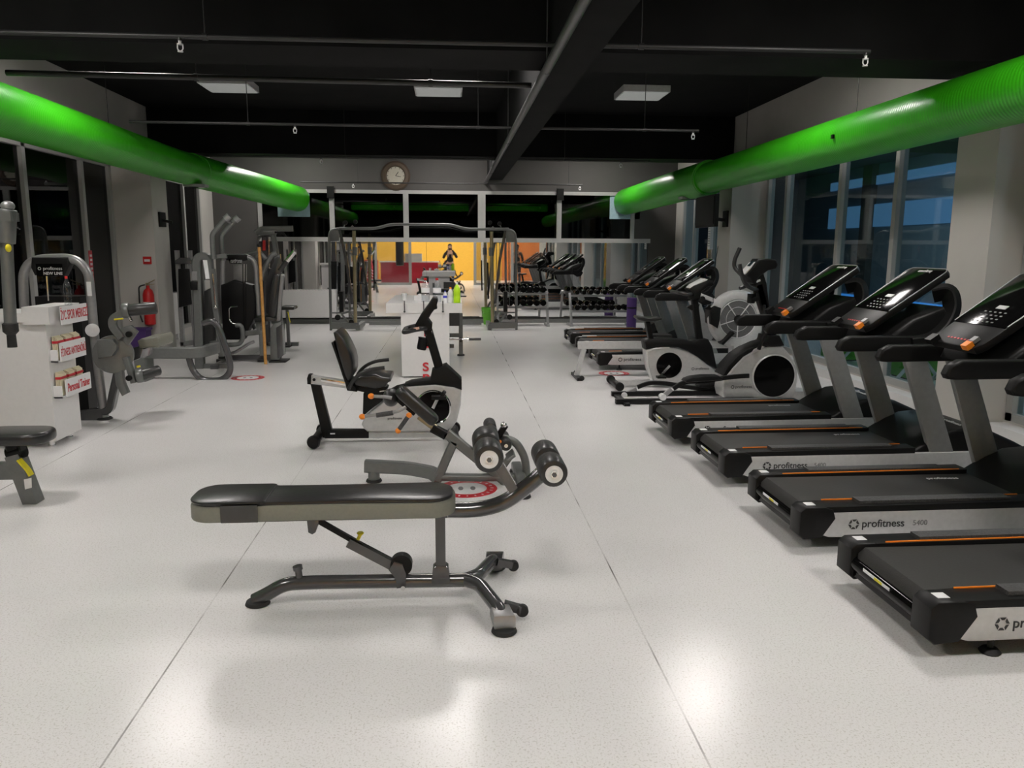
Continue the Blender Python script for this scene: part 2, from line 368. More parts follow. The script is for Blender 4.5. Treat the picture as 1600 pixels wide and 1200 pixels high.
# dark exteriors
struct(B().box(-10.9, -10.6, -9, 22, 0, 4), 'exterior_wall_left', 'black')
struct(B().box(-11, XL-.25, -9, 22, 3.1, 3.3), 'exterior_ceiling_left', 'black')
b = B(); b.box(9.6, 9.9, -6, 22, 0, 3.6)
struct(b, 'exterior_wall_right', 'extw')
struct(B().box(XR+.25, 9.9, -6, 22, 3.5, 3.6), 'exterior_canopy', 'extc')
for y in (-2, 2, 6, 10, 14, 18): struct(B().box(9.45, 9.6, y-.2, y+.2, 0, 3.5), 'exterior_column', 'extc')
for z0, z1, m, nm in ((2.12, 2.62, 'bluelit', 'blue_translucent_strip'), (3.05, 3.25, 'bluelit', 'blue_translucent_strip'), (.50, .55, 'blueled', 'blue_light_strip')):
    o = B().box(9.56, 9.595, -5, 20, z0, z1).build(nm, m)
    tag(o, {2.12: 'wide pale blue lit strip on the terrace wall beyond the windows', 3.05: 'narrow pale blue lit strip high under the terrace canopy', .50: 'thin bright blue light line low on the terrace wall'}[z0], 'light strip')
for y in (4, 9, 14): struct(B().box(5.2, 9.6, y, y+.12, 3.3, 3.5), 'exterior_beam', 'extc')
tdif = mat('terrace_fill_diffuser', .8, .5, emit=(.8, .92, 1), estr=140)  # lamps added under the canopy to brighten the terrace furniture and wall
for y_, lb in ((9.9, 'added fill lamp under the terrace canopy outside the middle windows'), (5.2, 'added fill lamp under the terrace canopy, closest to the big column'), (14.6, 'added fill lamp under the terrace canopy past the screen')):
    tl = thing('terrace_fill_light', lb, 'ceiling light', (7.3, y_, 3.35), 'added terrace fill lamps')
    B().cyl((7.3, y_, 3.36), (7.3, y_, 3.5), .15).build('lamp_housing', 'lampbody', tl); B().cyl((7.3, y_, 3.33), (7.3, y_, 3.36), .14).build('diffuser', tdif, tl)

# ---------------------------------------------------------------- hall behind the camera (seen in the mirrors)
_w[0] += 1
struct(B().box(XL, XR, -1.12, -.94, 2.12, 3.13), 'wall_header_blocker', 'black')  # black panel added to block the bright hall from the far window reflections
b = B(); b.box(XL, XR, -1.06, -.98, 2.04, 2.12)
for x in (-4.8, -3.25, -1.75, 1.1, 2.75, 4.8): b.box(x-.06, x+.06, -1.06, -.98, 0, 2.12, .004)
for x0, x1 in ((-4.8, -1.75), (1.1, 4.8)): b.box(x0, x1, -1.05, -.99, .0, .1, .004)
o = b.build('window_%d' % _w[0], 'frame'); o['kind'] = 'structure'
for a, c in ((-4.8, -3.25), (-3.25, -1.75), (1.1, 2.75), (2.75, 4.8)): B().box(a, c, -1.024, -1.016, .08, 2.06).build('glass_pane', 'pet', o)
struct(B().box(-4.9, 2.6, -6.3, -6.0, 0, ZC), 'wall_back', 'ywall'); struct(B().box(2.6, 4.9, -6.3, -6.0, 0, ZC), 'wall_back', 'owall')
for x in (1.55, 4.5): struct(B().box(x, x+.3, -5.99, -5.7, 0, ZC), 'column', 'wall')
rc = thing('reception_counter', 'long red reception counter with pale top in the hall, seen in the far mirror', 'counter', (-1.6, -3.2, 0))
B().box(-3.2, -.55, -3.5, -2.9, .0, .95, .02).build('counter_body', 'redc', rc); B().box(-3.25, -.5, -3.55, -2.85, .95, 1.0, .01).build('countertop', 'whitep', rc)
st = thing('staircase', 'red staircase with curved pale railings in the hall, seen in the far mirror', 'staircase', (-4.1, -4.2, 0))
b = B()
for i in range(6): b.box(-4.75, -3.5, -3.6-i*.28, -3.6-(i+1)*.28, 0, .17*(i+1), .005)
b.build('steps', 'redc', st)
for k in range(4):
    B().tube([(-4.7, -3.45, .35+k*.22), (-4.1, -3.45, .32+k*.2), (-3.5, -3.45, .1+k*.12)], .018, 8, .3).build('rail', 'whitep', st)
for x in (-4.7, -4.1, -3.5): B().cyl((x, -3.45, 0), (x, -3.45, 1.0-.3*(x > -3.6)), .02, n=8).build('post', 'whitep', st)
bg = thing('punching_bag', 'black punching bag hanging near the entrance glass, seen in the far mirror', 'punching bag', (-2.15, -.3, .85))
B().lathe([(.10, .85), (.17, .87), (.175, 1.2), (.17, 2.0), (.12, 2.05)], (-2.15, -.3, 0), n=24).build('bag_body', 'vinyl', bg); B().cyl((-2.15, -.3, 2.05), (-2.15, -.3, 3.14), .012, n=8).build('chain', 'chrome', bg)
pb = B().box(-2.1, -1.3, -3.3, -3.1, 1.0, 1.35, .02).build('notice_board', 'paper'); tag(pb, 'white notice board standing on the red reception counter in the mirror', 'board')

# ---------------------------------------------------------------- ceiling lights
def ceiling_light(x, y, m, label, first=[None]):
    t = thing('ceiling_light', label, 'ceiling light', (x, y, 3.74), 'square ceiling light panels')
    b = B(); b.box(x-.33, x+.33, y-.33, y+.33, 3.752, 3.84, .006); b.build('housing', 'lampbody', t)
    B().box(x-.31, x+.31, y-.31, y+.31, 3.744, 3.756, .002).build('diffuser', m, t)
for i, x in enumerate((-3.0, -.14, 2.74)):
    ceiling_light(x, 11.75, 'lampoff', ('dim square ceiling panel on the side of the green duct with the clockwise bend', 'dim square ceiling panel, middle one of the visible row', 'dim square ceiling panel to the right of the long black beam')[i].replace('on the side of the green duct with the clockwise bend', 'nearest the wall with the fire extinguisher'))
names = {8.5: 'hidden behind the front cross beam', 4.6: 'above the foreground bench', 1.2: 'above the photographer', 16.0: 'behind the second cross beam'}
for y in (1.2, 4.6, 8.5, 16.0):
    for i, x in enumerate((-3.1, .0, 2.9)):
        if y == 4.6 and i == 1: continue
        ceiling_light(x, y, 'lampon', 'lit square ceiling panel %s, %s' % (names[y], ('toward the extinguisher wall', 'in the middle of the room', 'over the treadmills')[i]))
for x in (-3.2, 0, 3.2): ceiling_light(x, -3.6, 'lamphall', 'warm lit ceiling panel in the hall %s' % ('over the stairs', 'over the red counter', 'by the orange wall')[int((x+3.2)/3.1)])

# ---------------------------------------------------------------- ducts
def duct(path, r, label, marks):
    o = thing('air_duct', label, 'air duct', (path[0][0], 0, path[0][2]-r), 'green air ducts')
    B().tube(path, r, 40, .9, k=10).build('duct_shell', 'duct', o)
    for (x, y, z) in marks: B().tube([(x-r-.03, y, z), (x, y, z+r+.03), (x+r+.03, y, z), (x, y, z-r-.03)], .0, 6).bm.free()
    return o
dr = duct([(4.22, -.5, 2.76), (4.18, 6, 2.76), (4.10, 12.6, 2.72), (3.78, YF-.06, 2.60)], .235, 'fat bright green ribbed air duct above the treadmills and their windows', [])
dl = duct([(-4.14, -.5, 2.86), (-4.14, 6, 2.86), (-4.08, 12.9, 2.80), (-3.15, YF-.06, 2.60)], .240, 'fat bright green ribbed air duct above the window wall with the fire extinguisher', [])
tr = duct([(-4.14, -.3, 3.42), (0, -.3, 3.42), (4.2, -.3, 3.42)], .25, 'green cross duct overhead near the entrance, seen only in the dark far windows', [])
def band(y, c, r, parent):
    B().lathe([(r-.01, -.03), (r+.004, -.028), (r+.006, 0), (r+.004, .028), (r-.01, .03)], (c[0], y, c[1]), (0, 1, 0), 40).build('joint_band', 'duct', parent)
B().tube([(4.095, 12.7, 2.715), (4.04, 13.4, 2.70), (3.78, YF-.06, 2.60)], .272, 40, .9, k=10).build('wide_duct_section', 'duct', dr)
B().tube([(-4.02, 13.2, 2.79), (-3.15, YF-.06, 2.60)], .258, 40, .9, k=10).build('wide_duct_section', 'duct', dl)
band(12.75, (4.09, 2.715), .272, dr); band(13.3, (-3.98, 2.79), .242, dl)
for o, x, z, r, ys in ((dr, 4.14, 2.74, .235, (4.9, 8.2, 11.3)), (dl, -4.14, 2.85, .24, (5.8, 8.0, 10.5))):
    for y in ys:
        B().tube([(x, y, z+r-.01), (x, y, z+r+.06), (x, y, ZC)], .004, 6, .01).build('hanger', 'pipedark', o)
        s = -1 if x > 0 else 1
        B().box(x+s*(r+.002)-.01, x+s*(r+.002)+.01, y-.02, y+.02, z-.02, z+.02, .003).build('clip', 'blk', o)
for o, x, y, z in ((dr, 4.02, 13.5, 2.47), (dl, -3.92, 13.1, 2.56)):
    g = B().box(x-.16, x+.16, y-.12, y+.12, z-.04, z, .004).build('air_outlet', 'lgrey', o); b = B()
    for k in range(5): b.box(x-.14, x+.14, y-.09+k*.04, y-.075+k*.04, z-.045, z-.04)
    b.build('outlet_slats', 'dgrey', g)
for x, z, lb in ((3.80, 2.58, 'pale blue square sheet in the far window where the duct over the treadmills ends'), (-3.22, 2.58, 'pale blue square sheet in the far window where the duct over the machines ends')):
    o = B().box(x-.36, x+.30, YF-.0, YF+.018, 2.24, 2.75, .003).build('blanking_sheet', 'sheet'); tag(o, lb, 'sheet', 'blanking sheets round the duct ends')

# ---------------------------------------------------------------- pipes
def head(x, y, z, parent, big=.03):
    h = B().cyl((x, y, z-.02), (x, y, z-.05), .012, n=8).cyl((x, y, z-.05), (x, y, z-.058), .022, n=12).build('sprinkler_head', 'whitep', parent)
    b = B(); b.tube([(x-.018, y, z-.055), (x-.02, y, z-.085), (x-.008, y, z-.1), (x+.008, y, z-.1), (x+.02, y, z-.085), (x+.018, y, z-.055)], .005, 6, .01); b.cyl((x, y, z-.1), (x, y, z-.106), .02, n=12); b.build('deflector', 'whitep', h)
def pipe(p0, p1, r, label, heads=(), hang=(), m='pipedark'):
    t = thing('sprinkler_pipe', label, 'pipe', p0, 'pipes under the black ceiling')
    B().cyl(p0, p1, r, n=14).build('pipe_run', m, t); p0, p1 = Vector(p0), Vector(p1)
    for x in heads:
        f = (x-p0.x)/(p1.x-p0.x); p = p0.lerp(p1, f); B().cyl((p.x, p.y, p.z-.03), (p.x, p.y, p.z), r*.9, n=10).build('tee', m, t); head(p.x, p.y, p.z, t)
    for f in hang:
        p = p0.lerp(p1, f); B().cyl((p.x, p.y, p.z), (p.x, p.y, ZC), .005, n=6).cyl((p.x-.02, p.y, p.z), (p.x+.02, p.y, p.z), r+.006, n=14).build('hanger', m, t)
pipe((.76, .6, 2.97), (.76, YF, 2.97), .036, 'thick grey main pipe running the length of the room beside the black beam', (), (.1, .35, .6, .85), 'pipe')
pipe((-3.86, 6.25, 3.09), (3.2, 6.2, 3.09), .018, 'thin black pipe with two sprinklers crossing in front of the first beam', (-1.92, 3.17), (.3, .75))
pipe((-3.86, 7.68, 3.10), (.76, 7.68, 3.08), .026, 'black pipe crossing behind the first beam and joining the main pipe', (), (.35, .8))
pipe((-3.82, 10.3, 3.08), (3.15, 10.3, 3.08), .017, 'thin black pipe with two sprinklers crossing below the dim light panels', (-1.87, 3.08), (.2, .6, .9))
pipe((-3.9, 13.8, 3.07), (3.4, 13.8, 3.07), .014, 'thin black pipe with a sprinkler crossing under the second beam', (-2.1, 2.9), (.3, .8))
pipe((-3.0, 16.9, 2.91), (2.75, 16.9, 2.91), .014, 'thin black pipe crossing in front of the wall clock', (-1.95, 2.7), (.2, .95))

# ---------------------------------------------------------------- clock, boxes on walls, radiators
ck = thing('wall_clock', 'round clock with bronze textured frame on the far wall above the windows', 'clock', (-1.12, YF-.03, 2.82))
cx, cz = -1.12, 3.09
B().lathe([(.18, 0), (.30, .0), (.305, .03), (.27, .07), (.21, .075), (.19, .05), (.18, .03)], (cx, YF, cz), (0, -1, 0), 36).build('clock_frame', 'bronze', ck)
B().cyl((cx, YF-.02, cz), (cx, YF-.04, cz), .195, n=36).build('dial', 'face', ck)
b = B()
for k in range(12):
    a = k*PI/6; p = Vector((cx+.155*math.sin(a), YF-.043, cz+.155*math.cos(a))); q = Vector((cx+.18*math.sin(a), YF-.043, cz+.18*math.cos(a))); b.bar(p, q, .012, .003, 0, (0, 1, 0))
b.build('hour_marks', 'badged', ck)
B().bar((cx, YF-.047, cz), (cx+.06, YF-.047, cz+.08), .014, .003, 0, (0, 1, 0)).build('hour_hand', 'badged', ck); B().bar((cx, YF-.05, cz), (cx+.11, YF-.05, cz-.02), .01, .003, 0, (0, 1, 0)).build('minute_hand', 'badged', ck)
for k, (px, lb) in enumerate(((517, 'small black box at the head of the window frame above the cable crossover post'), (875, 'small black box at the head of the window frame on the dumbbell side'))):
    x = at(px, 297, YF)[0]; o = B().box(x-.07, x+.07, YF-.10, YF-.035, 2.62, 2.86, .01).build('sensor_box', 'blk'); tag(o, lb, 'sensor')
def radiator(x0, x1, y0, y1, z0, z1, label):
    t = thing('radiator', label, 'radiator', ((x0+x1)/2, (y0+y1)/2, 0)); B().box(x0, x1, y0, y1, z0, z1, .008).build('panel', 'white', t)
    b = B(); n = 18; along = (x1-x0) > (y1-y0)
    for i in range(n):
        f = (i+.5)/n
        if along: b.box(x0+(x1-x0)*f-.008, x0+(x1-x0)*f+.008, y0+.01, y1-.01, z1-.002, z1+.006)
        else: b.box(x0+.01, x1-.01, y0+(y1-y0)*f-.008, y0+(y1-y0)*f+.008, z1-.002, z1+.006)
    b.build('top_grille', 'lgrey', t)
    for f in (.12, .88):
        if along: B().cyl((x0+(x1-x0)*f, (y0+y1)/2, 0), (x0+(x1-x0)*f, (y0+y1)/2, z0+.02), .02, n=10).build('foot', 'whitep', t)
        else: B().cyl(((x0+x1)/2, y0+(y1-y0)*f, 0), ((x0+x1)/2, y0+(y1-y0)*f, z0+.02), .02, n=10).build('foot', 'whitep', t)
radiator(-3.55, -2.42, 17.2, 17.33, .14, .72, 'wide pale panel radiator under the far mirrors')
radiator(-4.86, -4.72, 13.25, 14.6, .12, .82, 'tall white radiator by the left windows behind the column')
# speaker / bracket on the columns
tv = thing('wall_screen', 'black screen on a bracket hanging on the column beyond the rowing machine', 'screen', (4.1, 12.7, 2.0))
B().box(3.97, 4.03, 12.0, 12.95, 1.94, 2.42, .012, 2).build('screen_body', 'blk', tv); B().box(3.955, 3.972, 12.03, 12.92, 1.98, 2.39, .002).build('display', 'blk', tv)
B().bar((4.02, 12.6, 2.1), (4.36, 12.6, 2.05), .05, .05).box(4.33, 4.36, 12.5, 12.7, 1.95, 2.2, .003).build('wall_bracket', 'blk', tv)
br = thing('wall_bracket', 'small black screw bracket on the column by the fire extinguisher', 'bracket', (-4.33, 12.75, 1.9))
B().box(-4.36, -4.335, 12.62, 12.88, 1.9, 2.12, .004).build('wall_plate', 'blk', br); B().bar((-4.34, 12.75, 2.0), (-4.2, 12.75, 1.97), .05, .04).build('support_arm', 'blk', br)
nt_ = B().box(4.84, 4.895, 14.83, 14.97, 1.60, 2.12, .001).build('paper_notice', 'paper'); tag(nt_, 'white printed sheet taped high on the window post past the column', 'notice')
b = B()
for k in range(9): b.box(4.837, 4.842, 14.85, 14.95, 1.66+k*.045, 1.672+k*.045)
x = b.build('printed_lines', 'stain', nt_)
rs = B().box(XL+.001, XL+.008, 11.42, 11.52, 1.0, 1.55, .001).build('red_notice', 'red'); tag(rs, 'red strip with pale lettering on the left window post', 'sign')
b = B()
for k in range(8): b.box(XL+.008, XL+.011, 11.44, 11.50, 1.06+k*.058, 1.09+k*.058)
b.build('pale_marks', 'badge', rs)
# fire extinguisher, its sign and a purple box
ex = thing('fire_extinguisher', 'red fire extinguisher with black hose on the left column', 'fire extinguisher', (-4.46, 12.28, .42))
exx, exy = -4.46, 12.28
B().lathe([(.05, .45), (.078, .47), (.08, .9), (.06, .97), (.025, 1.0), (.025, 1.04)], (exx, exy, 0), n=24).build('cylinder_body', 'redp', ex)
B().box(exx-.05, exx+.05, exy-.084, exy-.078, .62, .80, .001).build('label_panel', 'paper', ex)
B().box(exx-.02, exx+.02, exy-.03, exy+.03, 1.04, 1.08, .004).bar((exx, exy, 1.07), (exx+.11, exy-.01, 1.12), .02, .012).bar((exx, exy, 1.05), (exx+.1, exy-.01, 1.06), .02, .01).build('valve_lever', 'brass', ex)
B().tube([(exx-.03, exy-.02, 1.05), (exx-.11, exy-.05, 1.03), (exx-.12, exy-.05, .6), (exx-.09, exy-.05, .5)], .011, 8, .06).build('hose', 'rub', ex)
B().box(exx-.03, exx+.03, exy+.06, exy+.125, .85, .9, .003).build('wall_hook', 'blk', ex)
sg = B().box(-4.54, -4.42, 12.385, 12.395, 1.35, 1.46, .001).build('fire_sign', 'redp'); tag(sg, 'small red square sign on the column above the extinguisher', 'sign'); B().box(-4.52, -4.44, 12.380, 12.386, 1.385, 1.42).build('pictogram', 'badge', sg)
pbx = thing('storage_box', 'purple plastic box on the floor beneath the fire extinguisher', 'box', (-4.55, 12.1, 0)); B().prism([(-4.72, 11.95), (-4.42, 11.95), (-4.42, 12.18), (-4.72, 12.18)], 0, .42, 'z', .01).build('box_body', 'purple', pbx); B().box(-4.735, -4.405, 11.935, 12.195, .40, .43, .006).build('rim', 'purple', pbx)
# floor stickers
def sticker(x, y, r, label):
    t = thing('floor_sticker', label, 'floor sticker', (x, y, 0), 'round distancing stickers on the floor')
    B().cyl((x, y, .0), (x, y, .0015), r, n=40).build('red_ring', 'red', t)
    B().cyl((x, y, .0012), (x, y, .002), r*.66, n=40).build('white_disc', 'whitep', t)
    for s in (-1, 1): B().ball((x+s*r*.2, y, .0018), r*.16, (.7, 1.7, .01), 8).build('footprint', 'stain', t)
    b = B()
    for k in range(20):
        a = 2*PI*k/20; p = Vector((x+r*.78*math.cos(a), y+r*.78*math.sin(a), .0019)); q = p+Vector((math.cos(a), math.sin(a), 0))*r*.1; b.bar(p, q, r*.05, .0008, 0)
    b.build('ring_lettering', 'badge', t)
sticker(.10, 5.22, .205, 'red and white round floor sticker beneath the back extension bench')
sticker(-2.52, 10.05, .20, 'red and white round floor sticker near the looped handle of the left machine')
sticker(2.12, 10.18, .20, 'red and white round floor sticker beside the rail of the rowing machine')

# ---------------------------------------------------------------- terrace furniture
def stool(x, y, z1, label):
    t = thing('terrace_stool', label, 'stool', (x, y, 0), 'green stools on the terrace'); B().box(x-.22, x+.22, y-.22, y+.22, .02, z1, .03, 3).build('stool_body', 'green', t); B().box(x-.2, x+.2, y-.2, y+.2, 0, .03, .005).build('base', 'blk', t)
def folding_table(x, y, label):
    t = thing('terrace_table', label, 'table', (x, y, 0), 'white folding tables on the terrace'); B().box(x-.35, x+.35, y-.35, y+.35, .70, .735, .01).build('tabletop', 'whitep', t)
    for s in (-1, 1):
        for q in (-1, 1): B().bar((x+q*.3, y+s*.3, .0), (x-q*.3, y+s*.3, .70), .035, .03).build('leg', 'whitep', t)
stool(5.75, 8.35, .55, 'green box stool outside the window beside the big white column')
stool(5.9, 9.65, .5, 'green box stool outside between two folding tables')
stool(5.65, 6.0, .55, 'green box stool outside the window at the right edge of the picture')
stool(5.8, 11.4, .5, 'green box stool outside beyond the furthest folding table')
folding_table(5.7, 7.7, 'white folding table outside, closest to the big column'); folding_table(5.75, 9.05, 'white folding table outside behind the third treadmill'); folding_table(5.8, 10.6, 'white folding table outside behind the elliptical trainer')

# ================================================================ FOREGROUND BENCH
def rrect(x0, x1, y0, y1, r0, r1, n=6, waist=0):
    "rounded rectangle outline in plan, corner radii r0 at x0 end and r1 at x1 end"
    P = []
    for cx, cy, r, a in ((x1-r1, y1-r1, r1, 0), (x0+r0, y1-r0, r0, 90), (x0+r0, y0+r0, r0, 180), (x1-r1, y0+r1, r1, 270)):
        for i in range(n+1):
            t = R_(a+90*i/n); P.append((cx+r*math.cos(t), cy+r*math.sin(t)))
        if waist and a in (0, 180):
            m = 6
            for i in range(1, m):
                f = i/m; x = (x1-r1)+(x0+r0-x1+r1)*f if a == 0 else (x0+r0)+(x1-r1-x0-r0)*f
                P.append((x, (y1 if a == 0 else y0)+(-waist if a == 0 else waist)*math.sin(PI*f)))
    return P
def roller(t, c, L, r, name='foam_roller', hub=True, gap=.06, ax=(0, 1, 0)):
    "two foam rollers on one axle through c"
    c = Vector(c); ax = Vector(ax).normalized()
    B().cyl(c-ax*(L/2+.01), c+ax*(L/2+.01), .013, n=12).build('roller_axle', 'chrome', t)
    for s in (-1, 1):
        a, e = c+ax*s*gap/2, c+ax*s*L/2
        o = B().lathe([(r*.7, 0), (r*.93, .006), (r, .02), (r*1.0, (L-gap)/2-.02), (r*.93, (L-gap)/2-.006), (r*.7, (L-gap)/2)], a, ax*s, 28).build(name, 'foam', t)
        if hub:
            B().lathe([(r*.62, 0), (r*.62, .004), (r*.5, .007), (r*.25, .003), (r*.2, .006)], e-ax*s*.001, ax*s, 24).build('hub_disc', 'bright', o)
            B().cyl(e+ax*s*.004, e+ax*s*.014, .011, n=6).build('hub_bolt', 'dgrey', o)

YB_ = 3.5
bn = thing('decline_bench', 'dark grey adjustable bench with long padded seat and foam ankle rollers, alone in front', 'weight bench', (-.35, YB_, 0))
zt, zb = .52, .435
B().prism(rrect(-1.135, .015, YB_-.145, YB_+.145, .10, .11, 7, .012), zb, zt-.012, 'z', .012, 2).build('seat_pad', 'vinylg', bn)
pad = [o for o in bn.children if o.name.startswith('seat_pad')][0]
B().prism(rrect(-1.125, .005, YB_-.137, YB_+.137, .095, .105, 7, .012), zt-.016, zt+.002, 'z', .008, 2).build('pad_cover', 'vinyl', pad)
b = B()
b.prism(rrect(-1.135, -.80, YB_-.141, YB_+.141, .10, .02), zt-.006, zt+.008, 'z', .007, 2); b.build('headrest_cover', 'vinyl', pad)
for y in (YB_-.149, YB_+.143): B().box(-.985, -.83, y, y+.006, zb+.004, zt-.006, .002).build('pad_strap', 'vinyld', pad)
b = B(); b.box(-1.08, -.02, YB_-.05, YB_+.05, zb-.028, zb, .006); b.build('seat_rail', 'dgrey', bn)
p = A(YB_, (700, 797), (742, 797), (785, 788), (828, 757), (866, 722))
B().tube([(x, YB_, z) for x, z in p], .036, 18, rad=.16, k=8).build('curved_neck', 'dgrey', bn)
lo = at(857, 722, YB_); hi = at(761, 700, YB_)
roller(bn, (lo[0], YB_, lo[1]), .40, .062)
roller(bn, (hi[0], YB_, hi[1]), .40, .064)
q = at(806, 768, YB_)
B().bar((hi[0]-.01, YB_, hi[1]+.03), (q[0], YB_, q[1]-.01), .045, .045).build('roller_post', 'dgrey', bn)
# upright leg, base tube, Y-shaped rear legs
x0, z0 = at(689, 905, YB_)
B().bar((x0, YB_, .10), (x0, YB_, zb-.01), .05, .045, .006).build('upright_post', 'dgrey', bn)
ps = B().prism([(x0-.045, .085), (x0+.045, .085), (x0+.035, .16), (x0+.022, .17), (x0-.022, .17), (x0-.035, .16)], YB_-.032, YB_+.032, 'y', .003).build('post_socket', 'dgrey', bn); B().cyl((x0, YB_-.03, .40), (x0, YB_+.03, .40), .011).build('bolt', 'dgrey', bn)
B().tube([(-.90, YB_, .018), (-.845, YB_, .045), (-.76, YB_, .095), (-.6, YB_, .098), (.09, YB_, .088)], .032, 18, rad=.10, k=6).build('base_tube', 'dgrey', bn)
B().lathe([(.05, 0), (.056, .004), (.05, .018), (.02, .024)], (-.885, YB_, 0), n=24).build('foot_pad', 'rub', bn)
for s, lb in ((-1, 0), (1, 0)):
    B().tube([(.06, YB_, .09), (.12, YB_+s*.05, .09), (.20, YB_+s*.28, .07), (.215, YB_+s*.35, .03)], .032, 18, rad=.06).build('rear_leg', 'dgrey', bn)
    B().prism([(.16, YB_+s*.24), (.245, YB_+s*.25), (.262, YB_+s*.365), (.17, YB_+s*.37)], .02, .085, 'z', .012).build('foot_cap', 'lgrey' if s < 0 else 'dgrey', bn)
    B().lathe([(.05, 0), (.055, .005), (.05, .018), (.03, .024)], (.215, YB_+s*.345, 0), n=24).build('foot_pad', 'rub', bn)
    B().bar((.22, YB_+s*.24, .075), (.295, YB_+s*.25, .055), .03, .035).build('wheel_bracket', 'dgrey', bn)
    B().cyl((.30, YB_+s*.25-.014, .05), (.30, YB_+s*.25+.014, .05), .027, n=20, bev=.004).build('wheel', 'rub', bn)
# telescoping strut
p = A(YB_, (489, 818), (503, 822), (548, 846), (632, 892), (624, 922))
B().prism([(p[0][0]-.022, zb-.03), (p[0][0]+.03, zb-.03), (p[0][0]+.03, zb-.05), (p[0][0]+.015, .345), (p[0][0], .335), (p[0][0]-.018, .345)], YB_-.03, YB_+.03, 'y', .004).build('pivot_bracket', 'dgrey', bn)
B().bar((p[0][0]+.01, YB_, .40), (p[2][0]+.05, YB_, p[2][1]-.02), .022, .022).build('strut_rod', 'blk', bn)
B().bar((p[2][0]-.01, YB_, p[2][1]+.0), (p[3][0], YB_, p[3][1]), .042, .042).build('strut_sleeve', 'dgrey', bn)
kx, kz = at(563, 833, YB_); B().cyl((kx-.012, YB_, kz-.03), (kx, YB_, kz-.005), .008, n=10).lathe([(.012, 0), (.017, .006), (.012, .012)], (kx, YB_, kz-.006), n=16).build('pull_knob', 'yellow', bn)
ax_, az_ = p[4]
B().prism([(ax_-.045, .16), (ax_-.02, .20), (ax_+.02, .185), (ax_+.035, .14), (ax_+.03, .075), (ax_-.01, .07), (ax_-.015, .12)], YB_-.036, YB_+.036, 'y', .005).build('strut_bracket', 'dgrey', bn)
B().cyl((ax_+.012, YB_-.024, .175), (ax_+.012, YB_+.024, .175), .05, n=28).build('adjust_cam', 'blk', bn)
B().cyl((ax_+.02, YB_-.05, .078), (ax_+.02, YB_-.035, .078), .011, n=8).build('bolt', 'chrome', bn)
hx = at(468, 900, YB_)[0]
B().cyl((hx, YB_, .11), (hx-.005, YB_, .165), .016, n=16).cyl((hx-.005, YB_, .16), (hx-.008, YB_, .178), .022, n=16).build('band_peg', 'dgrey', bn)
sx_ = at(516, 909, YB_)[0]
B().box(sx_-.03, sx_+.01, YB_-.0292, YB_-.0282, .088, .1).build('warning_sticker', 'orange', bn); B().box(sx_+.012, sx_+.03, YB_-.0292, YB_-.0282, .088, .1).build('warning_sticker', 'whitep', bn)

# ================================================================ BACK EXTENSION BENCH
YR = 5.3
rc_ = thing('back_extension_bench', 'grey angled back extension bench with black hip pads and orange knobs', 'exercise bench', (.2, YR, 0))
j = at(684, 746, YR); e0 = at(570, 722, YR+.12)
def P3(Y, *p): return [(x, Y, z) for x, z in A(Y, *p)]
B().tube([(e0[0], YR+.12, .115), (-.30, YR+.10, .10), (-.13, YR+.04, .08), (-.09, YR, .05)], 0, rad=.08, rect=(.07, .085)).build('base_beam', 'grey', rc_)
B().cyl((e0[0]+.06, YR+.12, .015), (e0[0]+.06, YR+.12, .08), .04, n=20).build('foot_stub', 'grey', rc_)
B().lathe([(.05, 0), (.056, .006), (.05, .02)], (e0[0]+.06, YR+.12, 0), n=24).build('foot_pad', 'rub', rc_)
B().tube(P3(YR, (683, 750), (709, 690)), 0, rect=(.055, .06)).build('upright_post', 'grey', rc_)
B().tube(P3(YR, (697, 676), (800, 760)), 0, rect=(.055, .07)).build('main_beam', 'grey', rc_)
B().tube(P3(YR, (675, 668), (697, 680)), 0, rect=(.055, .06)).build('sleeve_collar', 'blk', rc_)
B().tube(P3(YR, (655, 650), (690, 676)), 0, rect=(.04, .045)).build('sliding_bar', 'brass', rc_)
B().tube(P3(YR, (690, 745), (745, 746), (812, 745)), .030, 12).build('base_rail', 'grey', rc_)
x, z = at(812, 750, YR)
B().tube([(x, YR-.32, .03), (x, YR-.28, .06), (x, YR+.28, .06), (x, YR+.32, .03)], 0, rad=.04, rect=(.07, .06)).build('cross_foot', 'grey', rc_)
for s in (-1, 1): B().lathe([(.045, 0), (.05, .005), (.045, .02)], (x, YR+s*.30, 0), n=20).build('foot_pad', 'rub', rc_)
B().tube(P3(YR, (785, 684), (806, 690), (821, 715), (823, 748)), .028, 14, .12).build('arch_tube', 'grey', rc_)
for s in (-1, 1):                                   # hip pads
    pts = P3(YR+s*.09, (627, 612), (676, 655)); a, c = Vector(pts[0]), Vector(pts[1]); d = (c-a).normalized(); n = d.cross(Vector((0, 1, 0))).normalized()
    if n.z < 0: n = -n
    m = Matrix((d, Vector((0, 1, 0)), n)).transposed().to_4x4(); m.translation = (a+c)/2; L = (c-a).length/2+.03
    bb = B(); bb.prism(rrect(-L, L, -.075, .075, .05, .05), -.035, .035, 'z', .018, 3)
    bmesh.ops.transform(bb.bm, matrix=m, verts=bb.bm.verts[:]); bb.build('hip_pad', 'vinyl', rc_)
B().ball(P3(YR-.02, (611, 621))[0], .055, (1, 1.6, 1.1)).build('pad_end', 'foam', rc_)
B().tube(P3(YR-.05, (618, 618), (650, 645)), 0, rect=(.03, .05)).build('pad_plate', 'blk', rc_)
def knobbed(p, ra=.011, cut=.5, kn=(1,)):
    P = [Vector(q) for q in p]; B().tube(P, ra, 10, .04).build('handle_bar', 'lgrey', rc_)
    for k in kn: B().ball(P[0 if k else -1], .019, (1.1, 1, 1), 8).build('end_knob', 'orange', rc_)
